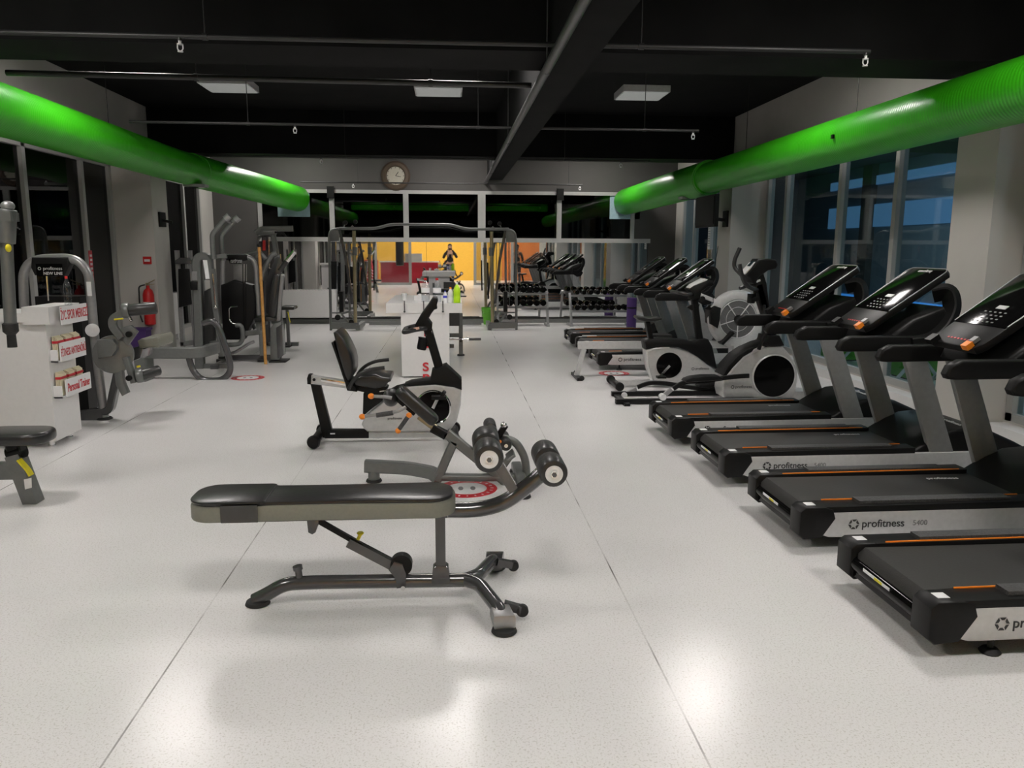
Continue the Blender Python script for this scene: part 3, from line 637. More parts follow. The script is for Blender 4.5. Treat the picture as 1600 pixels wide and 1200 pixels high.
knobbed(P3(YR-.2, (580, 619), (603, 620), (612, 622)))
knobbed(P3(YR-.26, (566, 651), (598, 647), (622, 643), (634, 636)))
B().tube(P3(YR-.262, (588, 649), (614, 645)), .016, 12).build('hand_grip', 'grip', rc_)
pk = P3(YR-.2, (622, 673), (639, 649)); B().tube(pk, .014, 12).build('hand_grip', 'grip', rc_)
for q in pk: B().ball(q, .019, (1, 1, 1), 8).build('end_knob', 'orange', rc_)
x, z = at(767, 672, YR); roller(rc_, (x, YR+.02, z), .42, .043, hub=False, gap=.05)
x, z = at(786, 688, YR); roller(rc_, (x+.01, YR-.0, z), .30, .04, hub=False, gap=.05)
B().tube(P3(YR, (757, 715), (790, 664)), 0, rect=(.04, .04)).build('roller_post', 'blk', rc_)
B().ball(P3(YR-.02, (787, 664))[0], .022, (1, 1, 1), 6).build('chrome_knob', 'chrome', rc_)
B().ball(P3(YR-.18, (781, 690))[0], .012, (1, 1, 1), 6).build('end_knob', 'orange', rc_)
for s in (-1, 1): 
    p = P3(YR+s*.12, (792, 716), (803, 707)); B().tube([p[0], p[1]], 0, rect=(.16, .02)).build('foot_plate', 'grey', rc_)
B().tube(P3(YR-.0, (782, 735), (800, 709)), 0, rect=(.04, .04)).build('plate_arm', 'grey', rc_)

# ================================================================ RECUMBENT BIKE
YC = 6.62
rb = thing('recumbent_bike', 'silver and black recumbent bike with mesh-back chair seat, beside the back extension bench', 'exercise bike', (-.5, YC, 0))
Z = lambda *p: A(YC, *zm(460, 440, 4, *p))
T3 = lambda *p: [(x, YC, z) for x, z in Z(*p)]
B().prism(Z((105, 582), (345, 622), (340, 665), (105, 635)), YC-.035, YC+.035, 'y', .006).build('seat_rail', 'silver', rb)
B().prism(Z((170, 600), (345, 628), (343, 650), (170, 620)), YC-.038, YC+.038, 'y', .002).build('rail_slot', 'chrome', rb)
B().prism(Z((84, 600), (92, 576), (110, 578), (108, 638), (86, 636)), YC-.045, YC+.045, 'y', .006).build('rail_end_cap', 'blk', rb)
B().cyl(T3((128, 608))[0], (T3((128, 608))[0][0], YC-.045, T3((128, 608))[0][2]), .012).build('bolt', 'blk', rb)
B().prism(Z((105, 640), (165, 645), (238, 930), (205, 975), (180, 970)), YC-.035, YC+.035, 'y', .006).build('rear_strut', 'blk', rb)
B().prism(Z((195, 922), (470, 924), (470, 973), (195, 975)), YC-.04, YC+.04, 'y', .006).build('base_beam', 'blk', rb)
B().box(*[Z((228, 940), (258, 948))[i][0] for i in (0, 1)], YC-.0415, YC-.040, *[Z((228, 940), (258, 948))[i][1] for i in (0, 1)]).build('white_sticker', 'paper', rb)
B().prism(Z((468, 922), (965, 915), (965, 965), (468, 972)), YC-.05, YC+.05, 'y', .008).build('front_base', 'silver', rb)
for (u, v, rr) in ((150, 975, .052), (1000, 960, .052)):
    x, z = Z((u, v))[0]; z = .055
    B().cyl((x, YC-.26, z), (x, YC+.26, z), .035, n=16).build('stabilizer_bar', 'blk', rb)
    for s in (-1, 1):
        B().lathe([(.03, 0), (.05, .005), (.054, .04), (.045, .07), (.02, .078)], (x, YC+s*.20, z), (0, s, 0), 24).build('end_cap', 'blk', rb)
body = Z((440, 905), (425, 880), (445, 835), (560, 740), (640, 680), (720, 640), (880, 628), (1000, 645), (1043, 665), (1040, 760), (1015, 860), (985, 905), (960, 924), (460, 926))
B().prism(body, YC-.085, YC+.085, 'y', .02, 3).build('body_shell', 'silver', rb)
B().prism(Z((436, 690), (450, 670), (590, 680), (640, 655), (700, 640), (655, 670), (560, 730), (470, 800), (432, 832)), YC-.075, YC+.075, 'y', .008).build('rear_fairing', 'blk', rb)
B().prism(Z((690, 636), (730, 620), (850, 602), (862, 545), (950, 513), (1045, 603), (1046, 668), (1000, 650), (880, 633), (720, 645)), YC-.09, YC+.09, 'y', .012).build('top_fairing', 'blk', rb)
cx, cz = Z((868, 775))[0]; crk = (cx, cz)
B().lathe([(.148, 0), (.15, .008), (.14, .014), (.135, .010)], (cx, YC-.082, cz), (0, -1, 0), 40).build('wheel_rim', 'chrome', rb)
B().lathe([(.134, 0), (.134, .012), (.06, .02), (.02, .022)], (cx, YC-.083, cz), (0, -1, 0), 40).build('crank_disc', 'blkg', rb)
B().lathe([(.134, 0), (.134, .012), (.06, .02), (.02, .022)], (cx, YC+.083, cz), (0, 1, 0), 40).build('crank_disc', 'blkg', rb)
a1 = Z((905, 700))[0]; a2 = Z((835, 850))[0]
for s, a in ((-1, a1), (1, a2)):
    B().bar((cx, YC+s*.115, cz), (a[0], YC+s*.125, a[1]), .018, .026).build('crank_arm', 'chrome', rb)
    pd = B().box(a[0]-.06, a[0]+.06, YC+s*.13, YC+s*.22, a[1]-.012, a[1]+.014, .008).build('pedal', 'blk', rb)
    B().tube([(a[0]+.02, YC+s*.14, a[1]+.01), (a[0]+.05, YC+s*.14, a[1]+.05), (a[0]+.05, YC+s*.21, a[1]+.05), (a[0]+.02, YC+s*.21, a[1]+.01)], 0, rect=(.006, .025)).build('pedal_strap', 'blk', pd)
B().tube(T3((835, 300), (905, 540)), 0, rect=(.07, .085)).build('console_mast', 'blk', rb)
x0, x1 = Z((822, 310))[0], Z((862, 326))[0]
B().prism(Z((818, 314), (860, 304), (864, 326), (824, 338)), YC-.04, YC-.036, 'y').build('mast_label', 'paper', rb)
B().prism(Z((868, 96), (890, 98), (898, 115), (890, 150), (893, 165), (875, 172), (858, 195), (838, 230), (862, 262), (860, 290), (835, 300), (800, 285), (750, 275), (790, 205)), YC-.10, YC+.10, 'y', .012, 3).build('console_housing', 'blk', rb)
B().prism(Z((864, 98), (872, 102), (770, 262), (757, 262)), YC-.09, YC+.09, 'y', .003).build('console_display', 'lcd', rb)
hb = T3((840, 285), (770, 285), (705, 295), (690, 305), (700, 315), (770, 310))
B().tube([(hb[0][0], YC-.06, hb[0][2]), (hb[1][0], YC-.17, hb[1][2]), (hb[3][0], YC-.17, hb[3][2]), (hb[3][0], YC+.17, hb[3][2]), (hb[1][0], YC+.17, hb[1][2]), (hb[0][0], YC+.06, hb[0][2])], .02, 12, .06).build('handlebar', 'foam', rb)
B().bar((hb[1][0]+.02, YC-.17, hb[1][2]+.012), (hb[3][0]+.03, YC-.17, hb[3][2]+.012), .02, .02).build('pulse_sensor', 'chrome', rb)
x, z = Z((800, 388))[0]; B().lathe([(.035, -.05), (.04, -.04), (.04, .04), (.045, .05)], (x, YC, z), (.2, 0, 1), 16).box(x, x+.07, YC-.02, YC+.02, z-.02, z+.02).build('bottle_holder', 'blk', rb)
B().prism(Z((262, 305), (278, 296), (294, 305), (320, 335), (350, 390), (372, 440), (384, 490), (384, 545), (376, 575), (352, 600), (335, 570), (300, 460)), YC-.19, YC+.19, 'y', .025, 3).build('seat_back', 'vinyl', rb)
B().prism(Z((248, 368), (262, 362), (300, 470), (345, 600), (400, 640), (405, 668), (345, 660), (330, 610), (290, 490)), YC-.17, YC+.17, 'y', .01).build('back_shell', 'blk', rb)
B().prism(Z((382, 592), (430, 565), (520, 556), (560, 575), (608, 578), (612, 600), (590, 612), (585, 632), (520, 645), (400, 625)), YC-.20, YC+.20, 'y', .02, 3).build('seat_cushion', 'vinyl', rb)
B().prism(Z((345, 640), (400, 620), (560, 640), (590, 655), (550, 690), (440, 682), (350, 665)), YC-.08, YC+.08, 'y', .01).build('seat_carriage', 'blk', rb)
for s in (-1, 1): B().tube([(x, YC+s*.235, z) for x, z in Z((360, 640), (390, 585), (430, 548), (490, 522), (578, 512))], .015, 12, .08).build('side_handle', 'foam', rb)
x, z = Z((560, 660))[0]; B().bar((x-.02, YC-.2, z), (x+.05, YC-.2, z+.01), .012, .008).build('adjust_lever', 'chrome', rb)
x, z = Z((632, 842))[0]; text('body_lettering', 'profitness', 'badged', rb, frame_mtx((x-.06, YC-.087, z-.008), (1, 0, 0), (0, 0, 1)), .03, align='LEFT')

# ================================================================ TREADMILLS
def treadmill(full=True):
    t = thing('treadmill', '', 'treadmill', (0, 0, 0), 'black and silver treadmills facing the windows'); Wd = .76
    for y0, y1 in ((0, .045), (Wd-.045, Wd)): B().prism([(.12, .06), (.17, .045), (2.22, .055), (2.22, .195), (.16, .185), (.10, .15)], y0, y1, 'y', .008).build('side_panel', 'silver', t)
    for y0, y1 in ((-.004, .13), (Wd-.13, Wd+.004)):
        B().prism([(.0, .06), (.03, .035), (.13, .045), (.20, .15), (.185, .20), (.14, .215), (.03, .215), (.0, .19)], y0, y1, 'y', .012).build('rear_cap', 'blk', t)
    for y0, y1 in ((.004, .13), (Wd-.13, Wd-.004)): B().prism([(.12, .17), (1.35, .175), (1.35, .228), (.12, .215)], y0, y1, 'y', .006).build('foot_rail', 'blk', t)
    for y0, y1 in ((.035, .112), (Wd-.112, Wd-.035)): B().prism([(.34, .215), (1.2, .224), (1.2, .240), (.34, .236)], y0, y1, 'y', .002).build('ribbed_tread_strip', 'grip', t)
    for y0 in (.118, Wd-.124): B().prism([(.17, .215), (1.3, .225), (1.3, .2315), (.17, .2215)], y0, y0+.006, 'y').build('orange_pinstripe', 'orange', t)
    B().prism([(.02, .11), (.045, .075), (1.7, .08), (1.7, .205), (.06, .203), (.03, .175)], .135, Wd-.135, 'y', .012, 3).build('running_belt', 'belt', t)
    B().box(.2, 1.95, .05, Wd-.05, .045, .08).build('underframe', 'blk', t)
    rr = B().cyl((.045, .13, .115), (.045, Wd-.13, .115), .04, n=18).box(.02, .06, .12, Wd-.12, .06, .10, .006).build('rear_roller_cover', 'blkg', t)
    B().bar((.005, .30, .135), (.005, .52, .135), .002, .014, 0, (0, 0, 1)).build('warning_label', 'paper', rr); B().bar((.003, .36, .135), (.003, .42, .135), .002, .012, 0).build('warning_label', 'yellow', rr)
    for y in (.06, Wd-.06): B().box(.05, .10, y-.025, y+.025, .2155, .2175).build('white_sticker', 'paper', t)
    for x in (.30, 1.75):
        for y in (.05, Wd-.05): B().cyl((x, y, .02), (x, y, .06), .012, n=10).cyl((x, y, .02), (x, y, .09), .011, n=10).lathe([(.038, 0), (.042, .006), (.03, .02), (.014, .024)], (x, y, 0), n=18).build('levelling_foot', 'rub', t)
    # motor hood
    hood = [(1.28, .215), (1.36, .245), (1.46, .32), (1.56, .372), (1.68, .385), (1.80, .36), (1.95, .28), (2.08, .20), (2.12, .12), (2.08, .07), (1.3, .07)]
    hood = [(1.28+(x-1.28)*1.22, z) for x, z in hood]
    B().prism(hood, .03, Wd-.03, 'y', .035, 3).build('motor_hood', 'blk', t)
    star_logo('hood_logo', t, (1.73, .36, .390), (0, -1, -.0), (1, 0, .1), .035, 'badge')
    text('hood_lettering', 'profitness', 'badge', t, frame_mtx((1.71, .31, .391), (0, -1, 0), (1, 0, .08)), .055)
    for y in (.018, Wd-.068):
        B().prism([(1.62, .07), (1.80, .07), (1.70, .32), (1.45, .96), (1.29, .96)], y, y+.05, 'y', .012, 2).build('upright', 'tgrey', t)
        # handrail sweeping up into the console bow
        Y = y+.025
        B().prism([(.85, .955), (.865, .93), (.91, .925), (1.40, .93), (1.50, .87), (1.60, .88), (1.66, .98), (1.62, 1.02), (1.45, 1.03), (.93, 1.03), (.87, 1.0)], Y-.033, Y+.033, 'y', .014, 3).build('handrail', 'blk', t)
        B().tube([(1.35, Y, .99), (1.52, Y, 1.01), (1.62, Y+(.02 if y < .4 else -.02), 1.10), (1.68, Y+(.05 if y < .4 else -.05), 1.22), (1.665, Y+(.09 if y < .4 else -.09), 1.33), (1.58, Y+(.14 if y < .4 else -.14), 1.30)], 0, rad=.12, rect=(.06, .12), k=6, up=(0, 1, 0)).build('console_bow', 'blk', t)
    # console: base bridge, tilted display board with keys, safety clip
    B().prism([(1.22, .96), (1.60, .93), (1.68, 1.10), (1.62, 1.22), (1.40, 1.14), (1.25, 1.03)], .08, Wd-.08, 'y', .03, 3).build('console_bridge', 'blk', t)
    p0, p1 = Vector((1.17, 0, 1.07)), Vector((1.74, 0, 1.47)); d = (p1-p0).normalized(); n = Vector((-d.z, 0, d.x)); L = (p1-p0).length
    m = Matrix((d, Vector((0, -1, 0)), n)).transposed().to_4x4(); m.translation = p0+Vector((0, Wd/2, 0))
    def on(bb, nm, mt, par=t): bmesh.ops.transform(bb.bm, matrix=m, verts=bb.bm.verts[:]); return bb.build(nm, mt, par)
    cons = on(B().prism([(0, -.20), (.05, -.23), (L-.03, -.24), (L, -.2), (L, .2), (L-.03, .24), (.05, .23), (0, .20)], -.045, .004, 'z', .012, 2), 'console', 'blk')
    on(B().prism([(.19, -.222), (L-.03, -.234), (L-.008, -.2), (L-.008, .2), (L-.03, .234), (.19, .222)], .003, .008, 'z', .002), 'display_screen', 'blkg', cons)
    on(B().tube([(.2, -.228, .006), (L-.03, -.238, .006), (L-.002, -.2, .006), (L-.002, .2, .006), (L-.03, .238, .006), (.2, .228, .006)], .0035, 6, .03), 'display_trim', 'lgrey', cons)
    on(B().box(.34, .37, -.04, .04, .008, .011, .002), 'stop_button', 'bright', cons)
    b = B()
    for i in range(4):
        for k in range(5): b.box(.215+i*.03, .223+i*.03, -.095+k*.042, -.078+k*.042, .008, .0095)
    on(b, 'key_symbols', 'keys', cons)
    mm = m @ frame_mtx((L-.05, .08, .009), (0, -1, 0), (1, 0, 0)); text('console_lettering', 'profitness', 'badge', cons, mm, .04)
    b = B()
    for k in range(7): b.box(.05, .06, -.10+k*.03, -.085+k*.03, .004, .006)
    on(b, 'red_digits', 'redp', cons)
    cl = on(B().box(-.022, .022, .135, .185, .0, .032, .007), 'safety_clip', 'orange'); on(B().box(.03, .07, .14, .18, .01, .03, .005), 'clip_holder', 'lgrey', cl)
    cl = on(B().box(-.03, .03, -.19, -.13, .0, .035, .008), 'speed_switch', 'blk')
    # side lettering on the face turned to the viewer
    star_logo('side_logo', t, (.30, -.0015, .118), (1, 0, 0), (0, 0, 1), .032)
    text('side_lettering', 'profitness', 'badged', t, frame_mtx((.345, -.0015, .10), (1, 0, 0), (0, 0, 1)), .06, bold=.0006)
    text('belt_lettering', 'profitness', 'badge', t, frame_mtx((1.02, Wd-.25, .2055), (1, 0, 0), (0, 1, 0)), .05)
    text('model_lettering', '5400', 'stain', t, frame_mtx((.63, -.0015, .105), (1, 0, 0), (0, 0, 1)), .042)
    upper = ('upright', 'handrail', 'console', 'motor_hood', 'hood', 'safety', 'clip', 'speed', 'display')
    for c in t.children:
        if c.name.startswith(('console', 'safety', 'clip', 'speed', 'display')) and not c.name.startswith(('console_bow', 'console_bridge')): c.location.x = -.17
        elif c.name.startswith(('motor', 'hood')): c.location.x = -.0
        elif c.name.startswith(upper): c.location.x = -.10
        elif not c.name.startswith('levelling'): c.location.z = .03
    return t
tm = treadmill(); TX = 1.95
tl_ = [(2.80, 1.86, 'black treadmill closest to the photographer, its console cut off by the picture edge'), (3.96, 1.85, 'black treadmill second from the photographer, console at the picture edge'),
       (5.13, 1.84, 'third black treadmill from the photographer, its console against the big white column'), (6.26, 1.79, 'fourth black treadmill from the photographer, next to the elliptical trainer'),
       (10.42, 1.95, 'black treadmill behind the rowing machine, its silver side showing under the rail'), (11.66, 1.95, 'black treadmill between the one behind the rower and the last one'),
       (12.88, 1.95, 'last black treadmill of the row, in front of the dumbbell rack')]
tm.location = (tl_[0][1], tl_[0][0], 0); tm['label'] = tl_[0][2]
for y, x, lb in tl_[1:]: dup(tm, (x, y, 0), lb)

# ================================================================ ELLIPTICAL TRAINER
YE = 8.3
el = thing('elliptical_trainer', 'silver and black elliptical trainer with tall handles, beside the fourth treadmill', 'elliptical trainer', (2.9, YE, 0))
def ZA(Y, ox, oy, s): return lambda *p: A(Y, *zm(ox, oy, s, *p))
Z = ZA(YE, 880, 360, 4); T_ = lambda Y, f, *p: [(x, Y, z) for x, z in f(*p)]
B().prism(Z((978, 1030), (968, 985), (975, 930), (1000, 895), (1040, 830), (1100, 765), (1180, 722), (1340, 715), (1380, 760), (1428, 850), (1432, 900), (1420, 1000), (1400, 1036)), YE-.14, YE+.14, 'y', .02, 3).build('body_shell', 'silver', el)
B().prism(Z((972, 895), (1000, 840), (1060, 775), (1120, 735), (1200, 700), (1240, 690), (1250, 650), (1320, 650), (1350, 712), (1250, 716), (1170, 735), (1095, 780), (1030, 850), (998, 905)), YE-.15, YE+.15, 'y', .012).build('top_fairing', 'blk', el)
B().prism(Z((1148, 745), (1160, 730), (1210, 712), (1225, 716), (1195, 735), (1160, 755)), YE-.155, YE-.148, 'y', .002).build('fairing_badge', 'bright', el)
B().prism(Z((985, 902), (1030, 845), (1095, 778), (1175, 735), (1176, 742), (1100, 786), (1038, 852), (998, 905)), YE-.155, YE-.139, 'y', .002).build('silver_stripe', 'bright', el)
cx, cz = Z((1283, 898))[0]
for s in (-1, 1):
    B().lathe([(.235, 0), (.237, .01), (.225, .02), (.21, .02)], (cx, YE+s*.135, cz), (0, s, 0), 44).build('disc_rim', 'bright', el)
    B().lathe([(.222, 0), (.222, .018), (.10, .03), (.02, .032)], (cx, YE+s*.137, cz), (0, s, 0), 44).build('crank_disc', 'blkg', el)
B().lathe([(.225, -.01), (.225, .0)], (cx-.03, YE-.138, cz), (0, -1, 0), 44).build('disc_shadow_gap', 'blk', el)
B().tube(T_(YE, Z, (1300, 660), (1280, 560), (1252, 480), (1215, 340)), 0, rect=(.085, .10), rad=.1).build('mast', 'blk', el)
B().prism(Z((1195, 300), (1240, 260), (1262, 330), (1300, 640), (1345, 700), (1250, 700), (1250, 560), (1210, 440), (1180, 445), (1165, 425), (1195, 410)), YE-.05, YE+.05, 'y', .012).build('mast_cover', 'blk', el)
B().prism(Z((1195, 312), (1220, 303), (1222, 316), (1198, 326)), YE-.053, YE-.049, 'y').build('mast_label', 'paper', el)
B().prism(Z((1125, 280), (1185, 195), (1200, 178), (1265, 175), (1310, 183), (1322, 215), (1310, 240), (1260, 250), (1205, 290), (1180, 335), (1160, 325), (1150, 295)), YE-.10, YE+.10, 'y', .02, 3).build('console_housing', 'blk', el)
f0 = T_(YE-.08, Z, (1122, 274), (1205, 184)); f1 = T_(YE+.08, Z, (1122, 274), (1205, 184))
d = (Vector(f0[1])-Vector(f0[0])); nrm = Vector((-d.z, 0, d.x)).normalized()*.012
bb = B(); bb._add([Vector(v)+nrm*k for k in (0, 1) for v in (f0[0], f0[1], f1[1], f1[0])], [(0, 1, 2, 3), (4, 5, 6, 7), (0, 1, 5, 4), (1, 2, 6, 5), (2, 3, 7, 6), (3, 0, 4, 7)]); fp = bb.build('console_face', 'bright', el)
bb = B(); bb._add([Vector(f0[0]).lerp(Vector(f0[1]), a)+Vector((0, c, 0))+nrm*k for k in (1.02, 1.3) for a, c in ((.5, .04), (.85, .04), (.85, .12), (.5, .12))], [(0, 1, 2, 3), (4, 5, 6, 7), (0, 1, 5, 4), (1, 2, 6, 5), (2, 3, 7, 6), (3, 0, 4, 7)]); bb.build('console_display', 'lcd', fp)
ZK = ZA(YE, 1120, 380, 8.57)
def tub3(pts, ys, r, name, m, par, rad=.06, rect=None):
    B().tube([(x, y, z) for (x, z), y in zip(pts, ys)], r, 12, rad, rect=rect).build(name, m, par)
tub3(ZK((520, 620), (400, 600), (290, 545), (240, 420), (215, 275)), (YE-.04, YE-.16, YE-.2, YE-.2, YE-.2), .022, 'fixed_handle', 'foam', el)
tub3(ZK((500, 560), (400, 430), (320, 330), (325, 230), (400, 65)), (YE+.04, YE+.16, YE+.2, YE+.2, YE+.2), .022, 'fixed_handle', 'foam', el)
x, z = ZK((265, 595))[0]; B().cyl((x-.03, YE-.17, z), (x+.06, YE-.15, z+.03), .02, n=14, bev=.006).build('handle_knob', 'foam', el)
x, z = ZK((460, 740))[0]; B().lathe([(.035, -.05), (.042, -.04), (.04, .05)], (x, YE, z), n=16).box(x, x+.10, YE-.02, YE+.02, z-.02, z+.02).build('bottle_holder', 'blk', el)
ZM = ZA(YE, 1100, 420, 5.333)
tub3(ZM((470, 300), (440, 430), (445, 520), (405, 590), (392, 650)), (YE-.1, YE-.22, YE-.24, YE-.24, YE-.22), .02, 'moving_arm', 'blk', el)
tub3(ZM((540, 330), (570, 470), (640, 570), (690, 680), (700, 740)), (YE+.1, YE+.22, YE+.24, YE+.24, YE+.24), .02, 'moving_arm', 'blk', el)
ZP = ZA(YE-.25, 940, 560, 5); ZQ = ZA(YE+.25, 940, 560, 5)
def pedal(Zf, Y, pts_arm, pts_ped, roll, par):
    B().tube(T_(Y, Zf, *pts_arm), 0, rad=.08, rect=(.035, .045)).build('pedal_arm', 'blk', par)
    B().prism(Zf(*pts_ped), Y-.08, Y+.08, 'y', .012).build('pedal', 'blk', par)
    B().tube(T_(Y, Zf, *roll[:2]), 0, rect=(.04, .045)).build('arm_sleeve', 'lgrey', par)
    x, z = Zf(roll[1])[0]; B().cyl((x, Y-.04, z), (x, Y+.04, z), .035, n=20, bev=.006).build('track_roller', 'bright', par)
pedal(ZP, YE-.25, ((1150, 135), (1060, 140), (930, 155), (800, 180), (650, 180), (560, 235)), ((635, 175), (650, 158), (700, 140), (790, 130), (900, 130), (930, 142), (925, 160), (650, 180)), ((545, 240), (475, 300)), el)
pedal(ZQ, YE+.25, ((900, 235), (800, 238), (640, 222), (500, 192), (370, 188), (280, 225)), ((740, 215), (760, 195), (900, 175), (935, 150), (960, 160), (900, 195), (830, 225)), ((270, 235), (172, 285)), el)
for Y, u in ((YE+.25, 75), (YE-.2, 108)):
    x0 = A(Y, (940+u/5, 628))[0][0]; B().box(x0, 3.2, Y-.03, Y+.03, .008, .055, .006).build('track_rail', 'blk', el)
for x in (1.78, 3.15): B().box(x, x+.06, YE-.32, YE+.36, 0, .03, .006).build('cross_foot', 'blk', el)
B().box(3.0, 3.9, YE-.12, YE+.12, .0, .10, .01).build('body_base', 'silver', el)
B().bar((3.85, YE-.35, .035), (3.85, YE+.35, .035), .06, .06).build('front_foot', 'blk', el)
x, z = Z((1030, 965))[0]; star_logo('body_logo', el, (x, YE-.142, z), (1, 0, 0), (0, 0, 1), .022); text('body_lettering', 'profitness', 'badged', el, frame_mtx((x+.03, YE-.142, z-.012), (1, 0, 0), (0, 0, 1)), .045)

# ================================================================ UPRIGHT BIKE
YU = 9.15
ub = thing('upright_bike', 'silver and black upright exercise bike between the rowing rail and the elliptical', 'exercise bike', (2.7, YU, 0))
Z = ZA(YU, 880, 360, 4)
B().prism(Z((505, 742), (560, 728), (620, 722), (700, 730), (770, 752), (830, 787), (900, 840), (945, 870), (985, 905), (950, 940), (560, 940), (525, 870), (508, 800)), YU-.10, YU+.10, 'y', .02, 3).build('body_shell', 'silver', ub)
B().prism(Z((498, 690), (520, 676), (600, 672), (740, 680), (800, 690), (835, 675), (890, 675), (915, 720), (945, 860), (900, 835), (830, 782), (770, 747), (700, 724), (600, 718), (505, 738)), YU-.11, YU+.11, 'y', .012).build('top_fairing', 'blk', ub)
B().prism(Z((505, 742), (560, 727), (650, 722), (650, 730), (565, 736), (515, 752), (522, 850), (545, 930), (530, 930), (510, 850)), YU-.107, YU-.099, 'y', .002).build('chrome_edge', 'bright', ub)
cx, cz = Z((647, 835))[0]
for s in (-1, 1):
    B().lathe([(.15, 0), (.15, .012), (.08, .02), (.02, .022)], (cx, YU+s*.098, cz), (0, s, 0), 40).build('crank_disc', 'blkg', ub)
    a = Z((585, 900))[0] if s < 0 else Z((710, 770))[0]
    B().bar((cx, YU+s*.125, cz), (a[0], YU+s*.135, a[1]), .018, .028).build('crank_arm', 'chrome', ub)
    B().box(a[0]-.05, a[0]+.05, YU+s*.15, YU+s*.24, a[1]-.012, a[1]+.012, .006).build('pedal', 'blk', ub)
B().tube(T_(YU, Z, (548, 690), (520, 550)), 0, rect=(.055, .09)).build('seat_post', 'blk', ub)
B().prism(Z((448, 545), (455, 533), (480, 533), (520, 542), (590, 538), (605, 545), (603, 556), (560, 566), (500, 566), (460, 555)), YU-.10, YU+.10, 'y', .012, 3).build('seat', 'vinyl', ub)
B().tube(T_(YU, Z, (853, 690), (833, 560), (818, 420)), 0, rect=(.075, .075), rad=.1).build('console_mast', 'blk', ub)
B().prism(Z((770, 480), (795, 465), (850, 460), (840, 500), (800, 500)), YU-.03, YU+.03, 'y', .006).build('bottle_holder', 'blk', ub)
B().prism(Z((770, 365), (800, 345), (890, 308), (920, 312), (928, 340), (890, 350), (850, 380), (840, 430), (790, 430), (800, 400)), YU-.10, YU+.10, 'y', .012, 2).build('console_housing', 'blk', ub)
B().prism(Z((778, 358), (800, 338), (872, 300), (892, 305), (810, 355), (785, 368)), YU-.085, YU+.085, 'y', .003).build('console_face', 'bright', ub)
hb = [(x, z) for x, z in Z((800, 395), (740, 395), (700, 385), (700, 375))]
B().tube([(hb[0][0], YU-.05, hb[0][1]), (hb[1][0], YU-.22, hb[1][1]), (hb[2][0], YU-.2, hb[2][1]), (hb[2][0], YU+.2, hb[2][1]), (hb[1][0], YU+.22, hb[1][1]), (hb[0][0], YU+.05, hb[0][1])], .019, 12, .07).build('handlebar', 'foam', ub)
x = Z((440, 960))[0][0]
B().cyl((1.92, YU-.27, .05), (1.92, YU+.27, .05), .036, n=18).build('rear_stabilizer', 'blk', ub)
for s in (-1, 1):
    for xx in (1.92, 3.25): B().lathe([(.035, 0), (.05, .005), (.05, .06), (.03, .07)], (xx, YU+s*.22, .05), (0, s, 0), 20).build('end_cap', 'blk', ub)
B().box(1.92, 3.25, YU-.035, YU+.035, .03, .08, .006).build('base_beam', 'silver', ub); B().cyl((3.25, YU-.27, .05), (3.25, YU+.27, .05), .03, n=16).build('front_stabilizer', 'blk', ub)
x, z = Z((795, 857))[0]; star_logo('body_logo', ub, (x, YU-.102, z), (1, 0, 0), (0, 0, 1), .02); text('body_lettering', 'profitness', 'badged', ub, frame_mtx((x+.03, YU-.102, z-.01), (1, 0, 0), (0, 0, 1)), .04)

# ================================================================ ROWING MACHINE
YW = 9.86
rw = thing('rowing_machine', 'rowing machine with long silver rail and big round silver fan cage', 'rowing machine', (2.6, YW, 0))
Z = ZA(YW, 860, 480, 8.57)
zr0, zr1 = Z((400, 555))[0][1], Z((400, 460))[0][1]; xr0 = Z((370, 500))[0][0]
B().box(xr0, 3.55, YW-.035, YW+.035, zr0, zr1, .006).build('monorail', 'silver', rw)
a, c = Z((450, 560), (350, 880)); B().tube([(a[0], YW, a[1]), (c[0], YW, .03)], 0, rect=(.06, .07)).build('rear_leg', 'silver', rw)
B().box(c[0]-.03, c[0]+.03, YW-.26, YW+.26, .0, .035, .006).build('rear_foot', 'blk', rw)
for s in (-1, 1): B().cyl((c[0]+.03, YW+s*.23-.02, .03), (c[0]+.03, YW+s*.23+.02, .03), .03, n=16).build('wheel', 'rub', rw)
B().box(2.5, 2.75, YW-.12, YW+.12, zr1+.05, zr1+.09, .015).build('seat', 'vinyl', rw); B().box(2.55, 2.7, YW-.045, YW+.045, zr1-.02, zr1+.05, .006).build('seat_trolley', 'blk', rw)
YFW = YW-.02; cx, cz = A(YFW, (1150, 498))[0]
B().lathe([(.16, -.12), (.33, -.10), (.36, -.04), (.365, .02), (.34, .07), (.30, .085), (.25, .075), (.236, .055), (.05, .040)], (cx, YFW, cz), (0, -1, 0), 48).build('fan_cage', 'silver', rw)
for rr_ in (.236, .15): B().tube([(cx+rr_*math.cos(2*PI*k/40), YFW-.068, cz+rr_*math.sin(2*PI*k/40)) for k in range(40)], .006 if rr_ > .2 else .003, 8, 0, closed=True).build('cage_ring', 'bright', rw)
B().lathe([(.234, 0), (.234, .003)], (cx, YFW-.0625, cz), (0, -1, 0), 48).build('fan_mesh', mat('fan_mesh_grey', .12, .6, nscale=300, noise=.5), rw)
for k in range(5):
    t = PI/2*3+k*2*PI/5; B().bar((cx+.04*math.cos(t), YFW-.07, cz+.04*math.sin(t)), (cx+.235*math.cos(t), YFW-.07, cz+.235*math.sin(t)), .012, .012, .002, (0, 1, 0)).build('cage_spoke', 'bright', rw)
hubd = B().lathe([(.055, 0), (.055, .012), (.03, .016)], (cx, YFW-.074, cz), (0, -1, 0), 24).build('hub_disc', 'blk', rw); B().box(cx-.025, cx+.025, YFW-.093, YFW-.090, cz-.018, cz+.018).build('hub_logo', 'badge', hubd)
